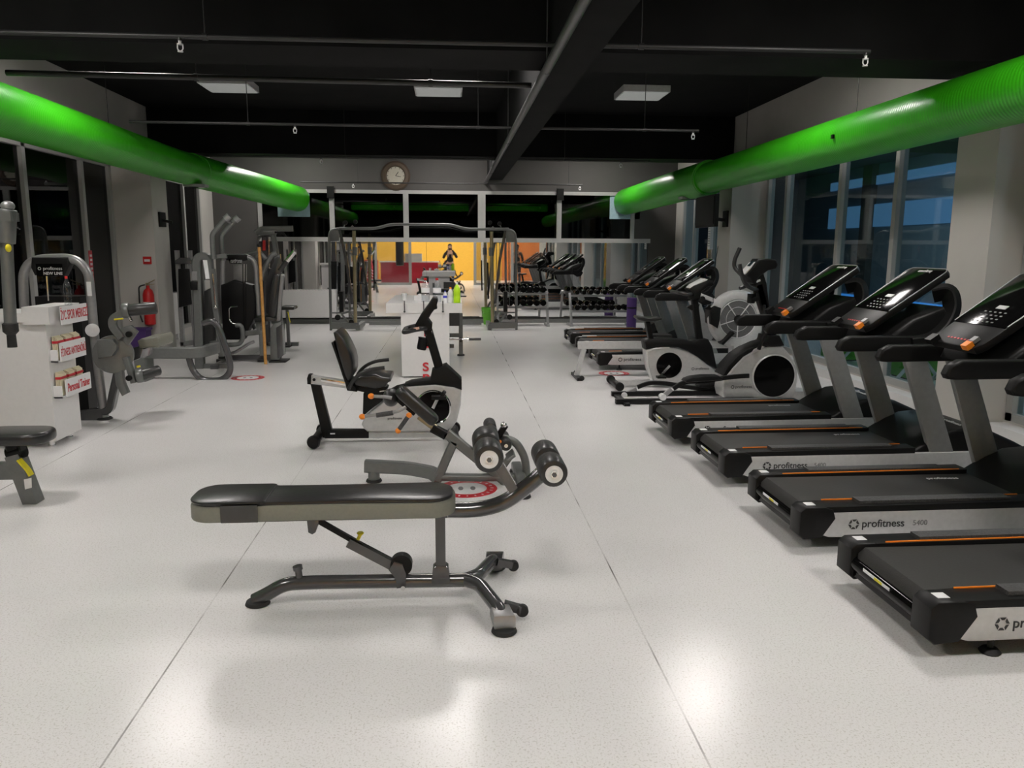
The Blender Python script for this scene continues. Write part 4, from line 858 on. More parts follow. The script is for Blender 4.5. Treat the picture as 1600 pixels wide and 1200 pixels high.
B().tube([(3.45, YW, (zr0+zr1)/2), (3.75, YW, .45), (cx-.1, YW, cz-.25)], 0, rad=.1, rect=(.07, .08)).build('front_frame', 'silver', rw)
for s in (-1, 1): B().tube([(cx-.05, YW, cz-.2), (cx+.05, YW+s*.25, .02)], 0, rect=(.05, .05)).build('front_leg', 'silver', rw)
B().box(cx-.02, cx+.12, YW-.3, YW+.3, 0, .035, .006).build('front_foot', 'blk', rw)
m_ = A(YW, (1108, 478), (1118, 512), (1090, 463), (1136, 478))
B().prism(A(YW, (1105, 484), (1113, 477), (1122, 480), (1120, 500), (1117, 512), (1106, 505)), YW-.12, YW+.12, 'y', .01).build('chain_guide', 'blk', rw)
B().tube([(m_[3][0], YW, m_[3][1]), (m_[2][0]+.02, YW, m_[2][1]+.02)], 0, rect=(.04, .05)).build('monitor_arm', 'silver', rw)
x, z = m_[2]; B().cyl((x+.05, YW-.05, z-.03), (x+.05, YW+.04, z-.03), .035, n=18).build('arm_knob', 'blk', rw)
B().tube([(cx-.33, YW-.1, cz+.2), (cx-.36, YW-.12, cz+.5), (cx-.3, YW-.1, cz+.9)], .004, 6, .1).build('cable', 'blk', rw)
for s in (-1, 1): B().box(3.35, 3.55, YW+s*.08-.05*s, YW+s*.2, .5, .53, .01, 2, Matrix.Translation((3.45, YW, .5)) @ Matrix.Rotation(-.8, 4, 'Y') @ Matrix.Translation((-3.45, -YW, -.5))).build('foot_plate', 'blk', rw)

# ================================================================ WHITE COUNTER AND BOTTLES
YN = 9.95
ct = thing('white_counter', 'white counter with wide top and red letters running down its front', 'counter', (-.25, YN+.85, 0))
ztop = A(YN, (660, 474))[0][1]; zap = A(YN, (660, 489))[0][1]
xa, xb = A(YN, (603, 480))[0][0], A(YN, (722, 480))[0][0]; xc, xd = A(YN, (627, 530))[0][0], A(YN, (702, 530))[0][0]
B().box(xc, xd, YN+.0, YN+1.66, .02, zap, .006).build('pedestal', 'white', ct)
B().box(xa, xb, YN-.005, YN+1.75, zap, ztop, .006).build('countertop', 'white', ct)
B().box(xc+.02, xd-.02, YN+.02, YN+1.62, 0, .03).build('plinth', 'grey', ct)
lx = A(YN, (665, 560))[0][0]
for i, ch in enumerate('\u0130Y\u00c7 SPOR'):
    if ch != ' ': text('red_letter', ch, 'red', ct, frame_mtx((lx, YN-.0055, zap-.14-i*.146), (1, 0, 0), (0, 0, 1)), .15, .002, 'CENTER', xs=1.15, bold=.004)
for px in (632, 662, 692):
    x, z = A(YN, (px, 474))[0]; o = thing('hanging_clip', 'small metal clip hanging over the front edge of the white counter', 'clip', (x, YN, z-.1), 'clips on the counter edge')
    B().box(x-.006, x+.006, YN-.02, YN-.008, z-.09, z+.03, .003).build('strap', 'dgrey', o); B().ball((x, YN-.02, z-.1), .014, (1, 1, 1), 6).build('end_knob', 'dgrey', o)
def bottle(x, y, z, r, h, label, cap, body='pet', lab='paper', grp='bottles on the white counter'):
    t = thing('water_bottle' if body == 'pet' else 'spray_bottle', label, 'bottle', (x, y, z), grp)
    B().lathe([(r*.9, 0), (r, h*.02), (r, h*.33), (r*.93, h*.36), (r, h*.4), (r, h*.62), (r*.85, h*.74), (r*.4, h*.88), (r*.32, h*.93)], (x, y, z), n=20).build('bottle_body', body, t)
    B().lathe([(r*.38, h*.92), (r*.38, h), (r*.3, h*1.01)], (x, y, z), n=14).build('bottle_cap', cap, t)
    if lab: B().lathe([(r*1.01, h*.4), (r*1.01, h*.6)], (x, y, z), n=20).build('bottle_label', lab, t)
    return t
def btl(px, yy, r, h, *a): x = A(YN+yy, (px, 470))[0][0]; return bottle(x, YN+yy, ztop, r, h, *a)
btl(665, .22, .052, .30, 'large clear water bottle with red cap, right above the bike console on the counter', 'redp')
btl(683, .20, .052, .30, 'large clear water bottle with red cap beside the blue-capped bottle on the counter', 'redp')
btl(695.5, .10, .026, .15, 'small white bottle with blue cap and blue label on the white counter', 'blue', 'whitep', 'blue')
btl(704, .10, .035, .19, 'white bottle with orange nozzle beside the lime green one on the counter', 'orange', 'whitep', None)
btl(714, .08, .043, .25, 'lime green bottle at the end of the white counter', 'whitep', 'lime', None)
cp = thing('paper_cup', 'small white cup near the back edge of the white counter', 'cup', (A(YN+.6, (632, 460))[0][0], YN+.6, ztop)); B().lathe([(.025, 0), (.035, .09), (.033, .09), (.024, .005)], cp.location, n=18).build('cup_wall', 'whitep', cp)
tr_ = thing('tissue_box', 'low white tissue box near the back of the white counter', 'box', (-.40, YN+.62, ztop)); B().box(-.47, -.33, YN+.56, YN+.68, ztop, ztop+.06, .006).build('box_body', 'whitep', tr_); B().ball((-.40, YN+.62, ztop+.065), .02, (1.4, .8, 1), 6).build('tissue', 'paper', tr_)

# ================================================================ CURL BENCH AND BAR BEHIND THE COUNTER
YG = 12.05
cb = thing('barbell_bench', 'grey upright bench frame with dark pad standing behind the white counter', 'weight bench', (.0, YG, 0))
xg = A(YG, (720, 520))[0][0]; zg = A(YG, (720, 489))[0][1]
for x in (xg, xg-.62): B().box(x-.03, x+.03, YG-.03, YG+.03, .02, zg, .006).build('upright_post', 'grey', cb); B().lathe([(.055, 0), (.06, .006), (.05, .022)], (x, YG, 0), n=20).build('foot_pad', 'rub', cb)
B().box(xg-.62, xg, YG-.02, YG+.02, .28, .34, .005).build('cross_beam', 'grey', cb)
B().box(xg-.34, xg-.02, YG-.15, YG+.0, zg-.18, zg+.02, .02, 3).build('dark_pad', 'vinyld', cb)
B().box(xg-.34, xg-.28, YG-.03, YG+1.0, .05, .11, .006).box(xg-.6, xg-.1, YG+.95, YG+1.01, .0, .06, .006).build('base_beam', 'grey', cb)
B().box(xg-.52, xg-.1, YG+.3, YG+.65, .42, .50, .02, 3).build('seat_pad', 'vinyl', cb); B().box(xg-.34, xg-.28, YG+.44, YG+.5, .1, .43).build('seat_post', 'grey', cb)
zb_ = A(YG-.1, (735, 530))[0][1]
for x in (xg, xg-.62): B().bar((x, YG-.02, zb_-.04), (x, YG-.14, zb_-.03), .04, .02).bar((x, YG-.14, zb_-.03), (x, YG-.15, zb_+.03), .04, .02).build('bar_hook', 'dgrey', cb)
eb = thing('curl_bar', 'thin chrome barbell resting across the bench behind the white counter', 'barbell', (xg-.3, YG-.1, zb_))
B().cyl((xg-.72, YG-.1, zb_), (xg+.12, YG-.1, zb_), .013, n=12).build('bar_shaft', 'chrome', eb)
for a, c in ((xg+.12, xg+.30), (xg-.72, xg-.86)): B().cyl((a, YG-.1, zb_), (c, YG-.1, zb_), .02, n=14, bev=.004).build('bar_sleeve', 'dgrey', eb)
for x in (xg+.09, xg-.70): B().cyl((x, YG-.1, zb_), (x+.02, YG-.1, zb_), .035, n=18).build('bar_collar', 'chrome', eb)


# ================================================================ CABLE CROSSOVER
YX = 15.9
cc = thing('cable_crossover', 'tall grey cable crossover with two pulley towers joined by a bent bar', 'cable machine', (-.7, YX, 0))
ZX = ZA(YX, 500, 340, 6.317)
mid = (A(YX, (519, 400))[0][0]+A(YX, (802, 400))[0][0])/2
zt_ = A(YX, (560, 357))[0][1]
def tower(s):
    f = (lambda x: x) if s < 0 else (lambda x: 2*mid-x)
    def P(*p): return [(f(x), YX, z) for x, z in ZX(*p)]
    b_ = 'tower_base'
    x0, x1 = P((108, 1100))[0][0], P((385, 1100))[0][0]
    B().box(x0, x1, YX-.05, YX+.05, .03, .15, .012).build(b_, 'grey', cc)
    B().box(x1-.05 if s < 0 else x1-.03, x1+.03 if s < 0 else x1+.05, YX-.1, YX+.9, .02, .11, .01).build('side_base', 'grey', cc)
    B().tube([(x0, YX, .0)]+P((100, 700), (90, 200), (100, 140), (130, 115), (185, 110)), .026, 12, .15).build('outer_post', 'grey', cc)
    q = P((350, 1060), (335, 130)); B().tube([(q[0][0], YX, .15), q[1]], .035, 16).build('guide_post', 'brass', cc)
    q = P((342, 290), (342, 372)); B().tube(q, .05, 16).build('pulley_carriage', 'grey', cc)
    q = P((200, 170), (212, 880)); B().tube(q, .008, 8).build('guide_rod', 'chrome', cc); q = P((160, 170), (175, 880)); B().tube(q, .008, 8).build('guide_rod', 'chrome', cc)
    q = P((190, 730), (235, 930)); B().box(q[0][0], q[1][0], YX-.06, YX+.10, q[1][2], q[0][2], .01).build('weight_stack', 'blk', cc)
    B().tube(P((195, 120), (260, 420), (320, 850)), 0, rect=(.05, .07)).build('diagonal_brace', 'dgrey', cc)
    B().prism([(a, c) for a, _, c in P((95, 150), (115, 125), (190, 125), (190, 230), (100, 235))], YX-.02, YX+.02, 'y', .004).build('top_plate', 'grey', cc)
    B().tube(P((120, 940), (215, 940)), 0, rect=(.02, .03)).tube(P((300, 1065), (212, 950), (290, 925), (360, 1050)), 0, rect=(.035, .04), rad=.03).build('foot_brace', 'grey', cc)
    for u, v, r in ((175, 985, .055), (310, 1030, .05), (250, 50, .04), (348, 42, .04)):
        q = P((u, v))[0]; o = B().cyl((q[0], YX-.03, q[2]), (q[0], YX+.03, q[2]), r, n=24, bev=.006).build('pulley', 'blk', cc)
    B().prism([(a, c) for a, _, c in P((285, 110), (320, 75), (350, 110))], YX-.03, YX+.03, 'y').tube(P((235, 95), (250, 50)), .012, 8).build('pulley_bracket', 'grey', cc)
    B().tube(P((342, 320), (345, 45)), .005, 6).build('cable', 'blk', cc)
    q = P((385, 440), (388, 800)); B().tube([(q[0][0], YX-.12, q[0][2]), (q[1][0], YX-.12, q[1][2])], .016, 8).build('handle_strap', 'blk', cc)
tower(-1); tower(1)
B().tube([(x, YX, z) for x, z in A(YX, (530, 357), (588, 357), (610, 350.5), (705, 351), (727, 358), (795, 358))], .028, 14, .12).build('top_bar', 'grey', cc)
B().box(A(YX, (570, 510))[0][0], A(YX, (755, 510))[0][0], YX+.85, YX+.93, .02, .10, .008).build('rear_base', 'grey', cc)

# ================================================================ DUMBBELLS
def rack(x0, x1, y, tiers, label):
    t = thing('dumbbell_rack', label, 'dumbbell rack', ((x0+x1)/2, y, 0), 'two-tier dumbbell racks under the far mirrors')
    top = tiers[-1]
    for x in (x0+.03, x1-.03):
        B().tube([(x, y-.22, .03), (x, y-.10, .3), (x, y+.10, top+.02)], 0, rect=(.05, .06), rad=.08).build('side_upright', 'lgrey', t)
        B().box(x-.03, x+.03, y-.28, y+.22, 0, .05, .008).build('foot_bar', 'lgrey', t)
    for z in tiers:
        for dy in (-.09, .07): B().box(x0+.03, x1-.03, y+dy-.02-.06*(z < .5), y+dy+.02-.06*(z < .5), z-.045, z-.012, .004).build('tier_rail', 'lgrey', t)
    B().box(x0+.05, x1-.05, y+.12, y+.18, .05, .11, .006).build('base_beam', 'lgrey', t)
    return t
db = thing('dumbbell', '', 'dumbbell', (0, 0, 0))
B().cyl((0, -.07, 0), (0, .07, 0), .016, n=12).build('handle', 'chrome', db)
for s in (-1, 1):
    B().lathe([(.045, 0), (.062, .008), (.064, .03), (.062, .06), (.05, .07)], (0, s*.06, 0), (0, s, 0), 20).build('weight_head', 'blkg', db)
first = True
ordn = ['first', 'second', 'third', 'fourth', 'fifth', 'sixth', 'seventh', 'eighth', 'ninth', 'tenth']
def fill(x0, x1, y, z, n, sc, where):
    global first
    for i in range(n):
        x = x0+(x1-x0)*(i+.5)/n; yy = y-.01-.06*(z < .5); r = .064*sc
        lb = 'black round dumbbell, %s from the crossover side, %s' % (ordn[i], where)
        if first: o = db; db.location = (x, yy, z+r); db['label'] = lb; db['group'] = 'dumbbells on the far racks'; first = False
        else: o = dup(db, (x, yy, z+r), lb, group='dumbbells on the far racks')
        o.scale = (sc, 1.0, sc)
yk = 16.75
ra0, ra1 = A(yk, (775, 460))[0][0], A(yk, (857, 460))[0][0]; rb0, rb1 = A(yk, (889, 460))[0][0], A(yk, (985, 460))[0][0]
z1, z2 = A(yk, (830, 457))[0][1], A(yk, (830, 477.5))[0][1]; z3, z4 = A(yk, (930, 460))[0][1], A(yk, (930, 484))[0][1]
rack(ra0, ra1, yk, (z2, z1), 'light grey two-tier dumbbell rack right beside the cable crossover'); rack(rb0, rb1, yk, (z4, z3), 'light grey two-tier dumbbell rack behind the far treadmills')
fill(ra0+.08, ra1-.06, yk, z1, 7, 1.04, 'top tier of the first rack'); fill(ra0+.08, ra1-.06, yk, z2, 7, 1.04, 'low tier of the first rack')
fill(rb0+.08, rb1-.06, yk, z3, 8, .85, 'top tier behind the treadmills'); fill(rb0+.08, rb1-.06, yk, z4, 8, .95, 'low tier behind the treadmills')
for (px, y, z0, z1_, nm, lb) in ((763, 17.1, 0, .32, 'green', 'small green bucket on the floor by the crossover tower'),):
    x = A(y, (px, 490))[0][0]; t = thing('bucket', lb, 'bucket', (x, y, 0)); B().lathe([(.10, 0), (.13, z1_), (.125, z1_), (.095, .01)], (x, y, 0), n=24).build('bucket_wall', 'green', t); B().tube([(x-.13, y, z1_-.02), (x-.1, y-.1, z1_-.1), (x+.1, y-.1, z1_-.1), (x+.13, y, z1_-.02)], .004, 6, .08).build('wire_handle', 'chrome', t)
x = A(16.3, (985, 490))[0][0]; t = thing('yoga_mat', 'rolled purple foam mat standing behind the far treadmills', 'yoga mat', (x, 16.2, 0)); B().cyl((x, 16.2, 0), (x, 16.2, .62), .10, n=24, bev=.01).build('rolled_mat', 'purple', t); B().lathe([(.102, .4), (.102, .43)], (x, 16.2, 0), n=24).build('mat_strap', 'blk', t)

# ================================================================ WHITE PROMOTION STAND
sd = thing('promotion_stand', 'white promotion stand with red lettered leaflet holders on its side', 'display stand', (-3.6, 6.75, 0))
B().box(-4.35, -3.17, 6.53, 6.98, .055, 1.06, .004).build('stand_body', 'white', sd)
xl = A(6.5, (33, 470))[0][0]
B().box(xl, -3.12, 6.49, 7.02, 1.0, 1.135, .004).build('top_box', 'white', sd)
B().box(-4.4, xl, 6.49, 7.02, 1.02, 1.085, .004).build('side_shelf', 'white', sd)
for x in (-3.24, -4.25):
    for y in (6.6, 6.9): B().cyl((x, y, 0), (x, y, .06), .022, n=14).lathe([(.03, 0), (.03, .012)], (x, y, 0), n=14).build('foot', 'chrome', sd)
def plate(z0, z1, y0, y1, s, size, xs, x=-3.075, shear=0, bold=.001):
    B().box(x-.012, x, y0, y1, z0, z1, .001).build('sign_plate', 'whitep', sd)
    text('red_lettering', s, 'red', sd, frame_mtx((x+.0005, (y0+y1)/2, z0+(z1-z0)*.28), (0, 1, 0), (0, 0, 1)), size, .001, 'CENTER', xs=xs, bold=bold)
plate(.985, 1.13, 6.60, 7.05, '\u0130YC SPOR MERKEZ\u0130', .105, .52)
plate(.69, .84, 6.60, 7.04, 'F\u0130TNESS ANTREN\u00d6R\u00dc', .085, .52, -3.105)
plate(.40, .54, 6.62, 7.06, 'Personal Trainer', .095, .62, -3.095, bold=.002)
for z, xo in ((.69, -3.105), (.40, -3.095)):
    B().box(-3.17, xo-.01, 6.56, 7.02, z, z+.012).box(-3.17, xo-.01, 6.56, 6.568, z, z+.10).box(-3.17, xo-.01, 7.012, 7.02, z, z+.10).build('leaflet_pocket', 'whitep', sd)
    for k, w in enumerate(('closest to the viewer', 'in the middle', 'deepest in')):
        y0 = 6.585+k*.145; lb = 'cream and red leaflets %s of the %s holder on the white stand' % (w, 'upper' if z > .5 else 'lower')
        t = thing('leaflet_bundle', lb, 'leaflets', (-3.14, y0+.06, z+.014), 'leaflets in the white stand')
        for j in range(4): B().box(-3.16+j*.0095, -3.153+j*.0095, y0+.003*j, y0+.12-.003*j, z+.014, z+.205-.006*j, .001).build('leaflet', 'cream', t)
        B().box(-3.161, -3.121, y0-.001, y0+.121, z+.148, z+.168, .0005).build('red_band', 'red', t)
pw = bottle(A(6.7, (106, 465))[0][0], 6.7, 1.135, .028, .23, 'clear water bottle with red cap standing on the white promotion stand', 'redp', 'pet', None, 'bottle on the promotion stand')

# ================================================================ LEG MACHINE BEHIND THE STAND
YL = 7.65
lg = thing('leg_extension_machine', 'grey leg extension machine with arched tower and black rollers behind the white stand', 'strength machine', (-3.5, YL, 0))
Z = ZA(YL, 140, 380, 5)
xr_ = A(YL, (163, 650))[0][0]; xr2 = A(YL, (140, 440))[0][0]
q = A(YL, (143, 470), (138, 425), (122, 407), (105, 403), (65, 404), (45, 410), (36, 428), (37, 470))
B().tube([(xr_, YL, .02), (xr_-.03, YL, .7)]+[(x, YL, z) for x, z in q]+[(q[-1][0], YL, .6), (q[-1][0], YL, .02)], .040, 16, .12).build('arched_frame', 'lgrey', lg)
B().lathe([(.07, 0), (.075, .006), (.06, .02)], (xr_, YL, 0), n=24).build('foot_pad', 'rub', lg)
c_ = A(YL, (53, 402), (110, 402), (112, 414), (104, 431), (58, 430), (52, 418))
B().prism(c_, YL-.05, YL+.05, 'y', .015, 3).build('tower_cap', 'blk', lg)
pl = A(YL, (61, 412), (103, 431)); pw_, pz0, pz1 = (pl[0][0], pl[1][0]), pl[1][1], pl[0][1]
sb = B().box(pw_[0], pw_[1], YL-.062, YL-.052, pz0, pz1, .004).build('badge_plate', 'blkg', lg)
text('badge_lettering', 'profitness', 'badge', sb, frame_mtx((pw_[0]+.06, YL-.0625, pz1-.055), (1, 0, 0), (0, 0, 1)), .042)
text('badge_lettering', 'NEW LINE', 'badge', sb, frame_mtx((pw_[0]+.06, YL-.0625, pz0+.012), (1, 0, 0), (0, 0, 1)), .036, bold=.0008)
star_logo('badge_logo', sb, (pw_[0]+.03, YL-.0625, pz1-.042), (1, 0, 0), (0, 0, 1), .016, 'badge')
B().box(A(YL, (139, 450))[0][0], A(YL, (146, 450))[0][0]+.0, YL-.045, YL-.041, A(YL, (140, 462))[0][1], A(YL, (140, 440))[0][1]).build('instruction_label', 'paper', lg)
B().lathe([(.05, 0), (.06, .01), (.06, .02), (.02, .03)], (A(YL, (148, 515))[0][0], YL-.045, A(YL, (148, 515))[0][1]), (.3, -1, 0), 24).build('round_badge', 'bright', lg)
B().box(q[-1][0]+.1, xr2-.1, YL+.0, YL+.25, .08, 1.15, .02).build('weight_stack', 'blk', lg)
B().tube([(x, YL, z) for x, z in A(YL, (73, 430), (76, 470))], .008, 8).build('cable', 'chrome', lg)
def Pd(dy, *p): return [(x, YL+dy, z) for x, z in A(YL+dy, *zm(140, 380, 5, *p))]
B().lathe([(.17, 0), (.175, .01), (.175, .05), (.17, .06)], Pd(-.05, (190, 865))[0], (.25, -1, 0), 36).build('cam_disc', 'grey', lg)
B().prism([(a, c) for a, _, c in Pd(-.15, (62, 755), (180, 750), (215, 790), (215, 830), (180, 880), (70, 900))], YL-.17, YL-.10, 'y', .01).build('cam_housing', 'grey', lg)
B().tube(Pd(-.1, (285, 530), (180, 590), (180, 650), (250, 740)), 0, rad=.06, rect=(.05, .07)).build('roller_arm', 'grey', lg)
a, c = Pd(-.1, (285, 527))[0], Pd(-.05, (525, 505))[0]; B().cyl(a, c, .055, n=24, bev=.012).build('foam_roller', 'foam', lg); B().lathe([(.066, -.03), (.07, -.02), (.07, .02), (.066, .03)], a, (1, .1, .05), 28).build('roller_cap', 'grey', lg)
B().tube(Pd(-.16, (192, 596), (262, 590)), .008, 8).build('yellow_lever', 'yellow', lg)
B().prism([(a, c) for a, _, c in Pd(-.08, (245, 660), (330, 640), (382, 690), (305, 800), (260, 760))], YL-.10, YL-.06, 'y', .008).build('pivot_plate', 'grey', lg)
p = Pd(-.11, (312, 710))[0]; B().cyl(p, (p[0], p[1]-.03, p[2]), .028, n=18, bev=.004).build('pivot_bolt', 'blk', lg)
B().tube(Pd(-.1, (330, 610), (312, 580), (300, 560)), .014, 10).build('chrome_rod', 'chrome', lg)
B().tube(Pd(-.1, (285, 890), (310, 960), (350, 1090)), 0, rect=(.05, .07)).build('lower_arm', 'grey', lg)
p = Pd(-.14, (312, 1052))[0]; B().cyl(p, (p[0], p[1]-.03, p[2]), .026, n=18, bev=.004).build('pivot_bolt', 'blk', lg)
a, c = Pd(-.1, (390, 1035))[0], Pd(.05, (545, 990))[0]; B().cyl(a, c, .048, n=24, bev=.012).build('foam_roller', 'foam', lg); B().lathe([(.06, -.03), (.065, -.02), (.065, .02), (.06, .03)], a, (1, .3, .1), 24).build('roller_cap', 'grey', lg)
B().tube(Pd(-.16, (370, 965), (395, 960)), .010, 8).build('yellow_lever', 'yellow', lg)
B().prism([(a, c) for a, _, c in Pd(-.06, (205, 1010), (265, 985), (275, 1080), (312, 1165), (265, 1190), (215, 1100))], YL-.10, YL-.03, 'y', .008).build('foot_lever', 'grey', lg)
B().tube([Pd(0, (240, 950))[0], (Pd(0, (150, 1180))[0][0], YL, .08), (xr_-.3, YL, .05)], 0, rect=(.07, .09)).build('base_beam', 'dgrey', lg)
B().box(q[-1][0], xr_, YL-.05, YL+.05, .0, .07, .01).build('floor_beam', 'dgrey', lg)
B().prism([(a, c) for a, _, c in Pd(.1, (385, 760), (420, 740), (540, 720), (560, 745), (560, 800), (540, 812), (400, 815))], YL+.05, YL+.45, 'y', .02, 3).build('seat_cushion', 'vinylg', lg)
B().prism([(a, c) for a, _, c in Pd(.1, (300, 830), (400, 800), (420, 830), (400, 900), (310, 930))], YL+.08, YL+.4, 'y', .01).build('seat_frame', 'dgrey', lg)

# ================================================================ PRESS MACHINE AT THE PICTURE EDGE
YM = 5.1
pm = thing('chest_press_machine', 'grey strength machine cut off by the picture edge, black seat and yellow tag', 'strength machine', (-3.4, YM, 0))
Z = ZA(YM, 0, 640, 7.5)
xs0 = Z((-260, 280))[0][0]; xs1 = Z((618, 280))[0][0]; zt2 = Z((300, 240))[0][1]; zb2 = Z((300, 370))[0][1]
B().prism(rrect(xs0, xs1, YM-.15, YM+.15, .12, .13, 7), zb2, zt2, 'z', .022, 3).build('seat_pad', 'vinyl', pm)
B().tube([(x, YM, z) for x, z in Z((165, 380), (200, 520))], 0, rect=(.09, .09)).build('seat_stem', 'blk', pm)
q = Z((180, 520), (400, 1080)); B().bar((q[0][0], YM, q[0][1]), (q[1][0], YM, q[1][1]-.01), .10, .085, .006).build('seat_post', 'grey', pm)
x, z = Z((190, 505))[0]; B().cyl((x-.04, YM, z-.01), (x+.045, YM, z+.02), .05, n=20).build('post_collar', 'blk', pm)
B().tube([(x, YM-.06, z) for x, z in Z((280, 555), (330, 610), (385, 670), (425, 740))], 0, rad=.05, rect=(.012, .05), up=(0, 1, 0)).build('yellow_tag', 'yellow', pm)
p = Z((335, 790), (405, 885)); B().prism([p[0], (p[0][0]+.045, p[0][1]+.01), (p[1][0]+.01, p[1][1]), (p[1][0]-.03, p[1][1]-.01)], YM-.058, YM-.053, 'y').build('white_sticker', 'paper', pm)
q = Z((230, 620), (0, 640), (230, 800)); B().box(-4.3, q[0][0]+.03, YM-.04, YM+.04, q[2][1], q[0][1], .006).build('side_beam', 'grey', pm)
B().box(-4.4, -4.28, YM-.06, YM+.06, 0, 2.05, .01).build('upright_post', 'grey', pm); B().box(-4.4, -3.2, YM-.35, YM-.27, 0, .06, .01).box(-4.38, -4.3, YM-.35, YM+.35, 0, .06).build('base_frame', 'grey', pm)
yq = YM+.15
q = A(yq, (12, 322), (12, 375), (6, 332), (24, 346), (10, 380), (17, 518), (17, 548))
B().tube([(q[4][0], yq, q[4][1]), (q[5][0], yq, q[5][1])], .036, 16).build('lever_arm', 'grey', pm)
B().cyl((q[4][0], yq, q[1][1]-.02), (q[0][0], yq, q[0][1]-.02), .05, n=18, bev=.006).build('lever_sleeve', 'grey', pm)
B().box(-4.35, q[3][0], yq-.05, yq+.05, q[3][1], q[2][1], .012).build('top_arm', 'grey', pm); B().ball((q[0][0], yq, q[0][1]), .04, (1, 1, .8), 8).build('top_cap', 'lgrey', pm)
B().ball((q[4][0]+.03, yq-.04, q[4][1]-.03), .018, (1, 1, 1.4), 6).build('yellow_pin', 'yellow', pm)
B().lathe([(.028, -.10), (.026, -.02), (.045, 0), (.045, .05), (.03, .06)], (q[5][0], yq, q[5][1]), (0, 0, 1), 18).build('hand_grip', 'rub', pm)

# ================================================================ MACHINES ALONG THE LEFT WALL
def rod(t, name, m, Y, pts, r=.03, rect=None, rad=.08, n=12):
    B().tube([(x, Y, z) for x, z in pts], r, n, rad, rect=rect).build(name, m, t)
def slab(t, name, m, Y, pts, th, bev=.01, seg=2): B().prism(pts, Y-th/2, Y+th/2, 'y', bev, seg).build(name, m, t)
# --- multi press with bent handles
Y1 = 10.9
m1 = thing('shoulder_press_machine', 'grey press machine with two bent handle bars rising high, beside the left column', 'strength machine', (-3.4, Y1, 0))
Z = ZA(Y1, 260, 320, 4); K = ZA(Y1, 280, 320, 7.5)
q = Z((200, 335), (165, 345)); x = (Z((178, 400))[0][0]+Z((208, 400))[0][0])/2
rod(m1, 'main_post', 'grey', Y1, [(A(Y1, (312, 560))[0][0], 0.0), Z((192, 400))[0], Z((190, 350))[0], Z((215, 322))[0], Z((250, 325))[0], Z((262, 350))[0], Z((268, 470))[0]], rect=(.11, .13), rad=.1)
slab(m1, 'instruction_strip', 'paper', Y1-.07, Z((238, 345), (264, 345), (280, 462), (256, 462)), .006, 0)
slab(m1, 'small_label', 'lgrey', Y1-.07, Z((168, 415), (202, 415), (202, 472), (168, 472)), .01, 0)
slab(m1, 'black_box', 'blk', Y1-.05, Z((160, 478), (205, 478), (205, 530), (165, 530)), .12)
slab(m1, 'back_pad', 'vinyl', Y1+.05, Z((235, 540), (285, 515), (300, 560), (300, 880), (250, 900), (232, 860)), .14, .02)
for o, dy in ((0, -.1), (108, .25)):
    rod(m1, 'handle_bar', 'grey', Y1+dy, ZA(Y1+dy, 280, 320, 7.5)(*[(a+(o if b > 250 else o*1.05), b+(12 if o else 0)) for a, b in ((400, 640), (390, 470), (385, 350), (425, 300), (540, 165))]), .032, rad=.12)
    p = ZA(Y1+dy, 280, 320, 7.5)((540+o*1.08, 170+(12 if o else 0)), (590+o*1.03, 125+(20 if o else 0))); B().tube([(p[0][0], Y1+dy, p[0][1]), (p[1][0], Y1+dy, p[1][1])], .045, 16).build('hand_grip', 'lgrey', m1)
rod(m1, 'cross_link', 'grey', Y1-.02, K((385, 610), (560, 600)), rect=(.06, .06)); rod(m1, 'link_bar', 'lgrey', Y1, K((540, 170), (620, 225)), .02)
rod(m1, 'front_post', 'grey', Y1-.02, Z((290, 400), (310, 640), (345, 880), (350, 945)), rect=(.07, .08))
rod(m1, 'chrome_rod', 'chrome', Y1-.06, Z((298, 430), (316, 640)), .014); B().ball((Z((318, 636))[0][0], Y1-.08, Z((318, 636))[0][1]), .025, n=8).build('ball_joint', 'chrome', m1)
Yl = 9.95; Zl = ZA(Yl, 260, 320, 4)
rod(m1, 'foot_loop', 'dgrey', Yl, Zl((225, 742), (290, 722), (325, 760), (395, 960), (402, 1050), (345, 1098), (225, 1098), (165, 1040), (140, 955)), .038, rad=.16, n=14)
a = A(Yl, (224, 551))[0]; c = Zl((200, 925))[0]
B().tube([(a[0], Yl, a[1]), (c[0], Yl, c[1]), (c[0]+.12, Yl+.35, c[1]+.02), (x+.15, Y1, .30)], 0, rad=.1, rect=(.09, .14)).build('side_beam', 'grey', m1)
B().box(a[0]-.06, a[0]+.06, Yl-.15, Yl+.15, 0, a[1]-.05, .01).build('end_foot', 'grey', m1)
B().box(x-.1, Z((350, 945))[0][0]+.1, Y1-.03, Y1+.05, 0, .06, .006).build('base_beam', 'grey', m1); B().box(x+.12, x+.22, Y1-.1, Y1+.5, 0, .05, .006).build('cross_base', 'dgrey', m1)
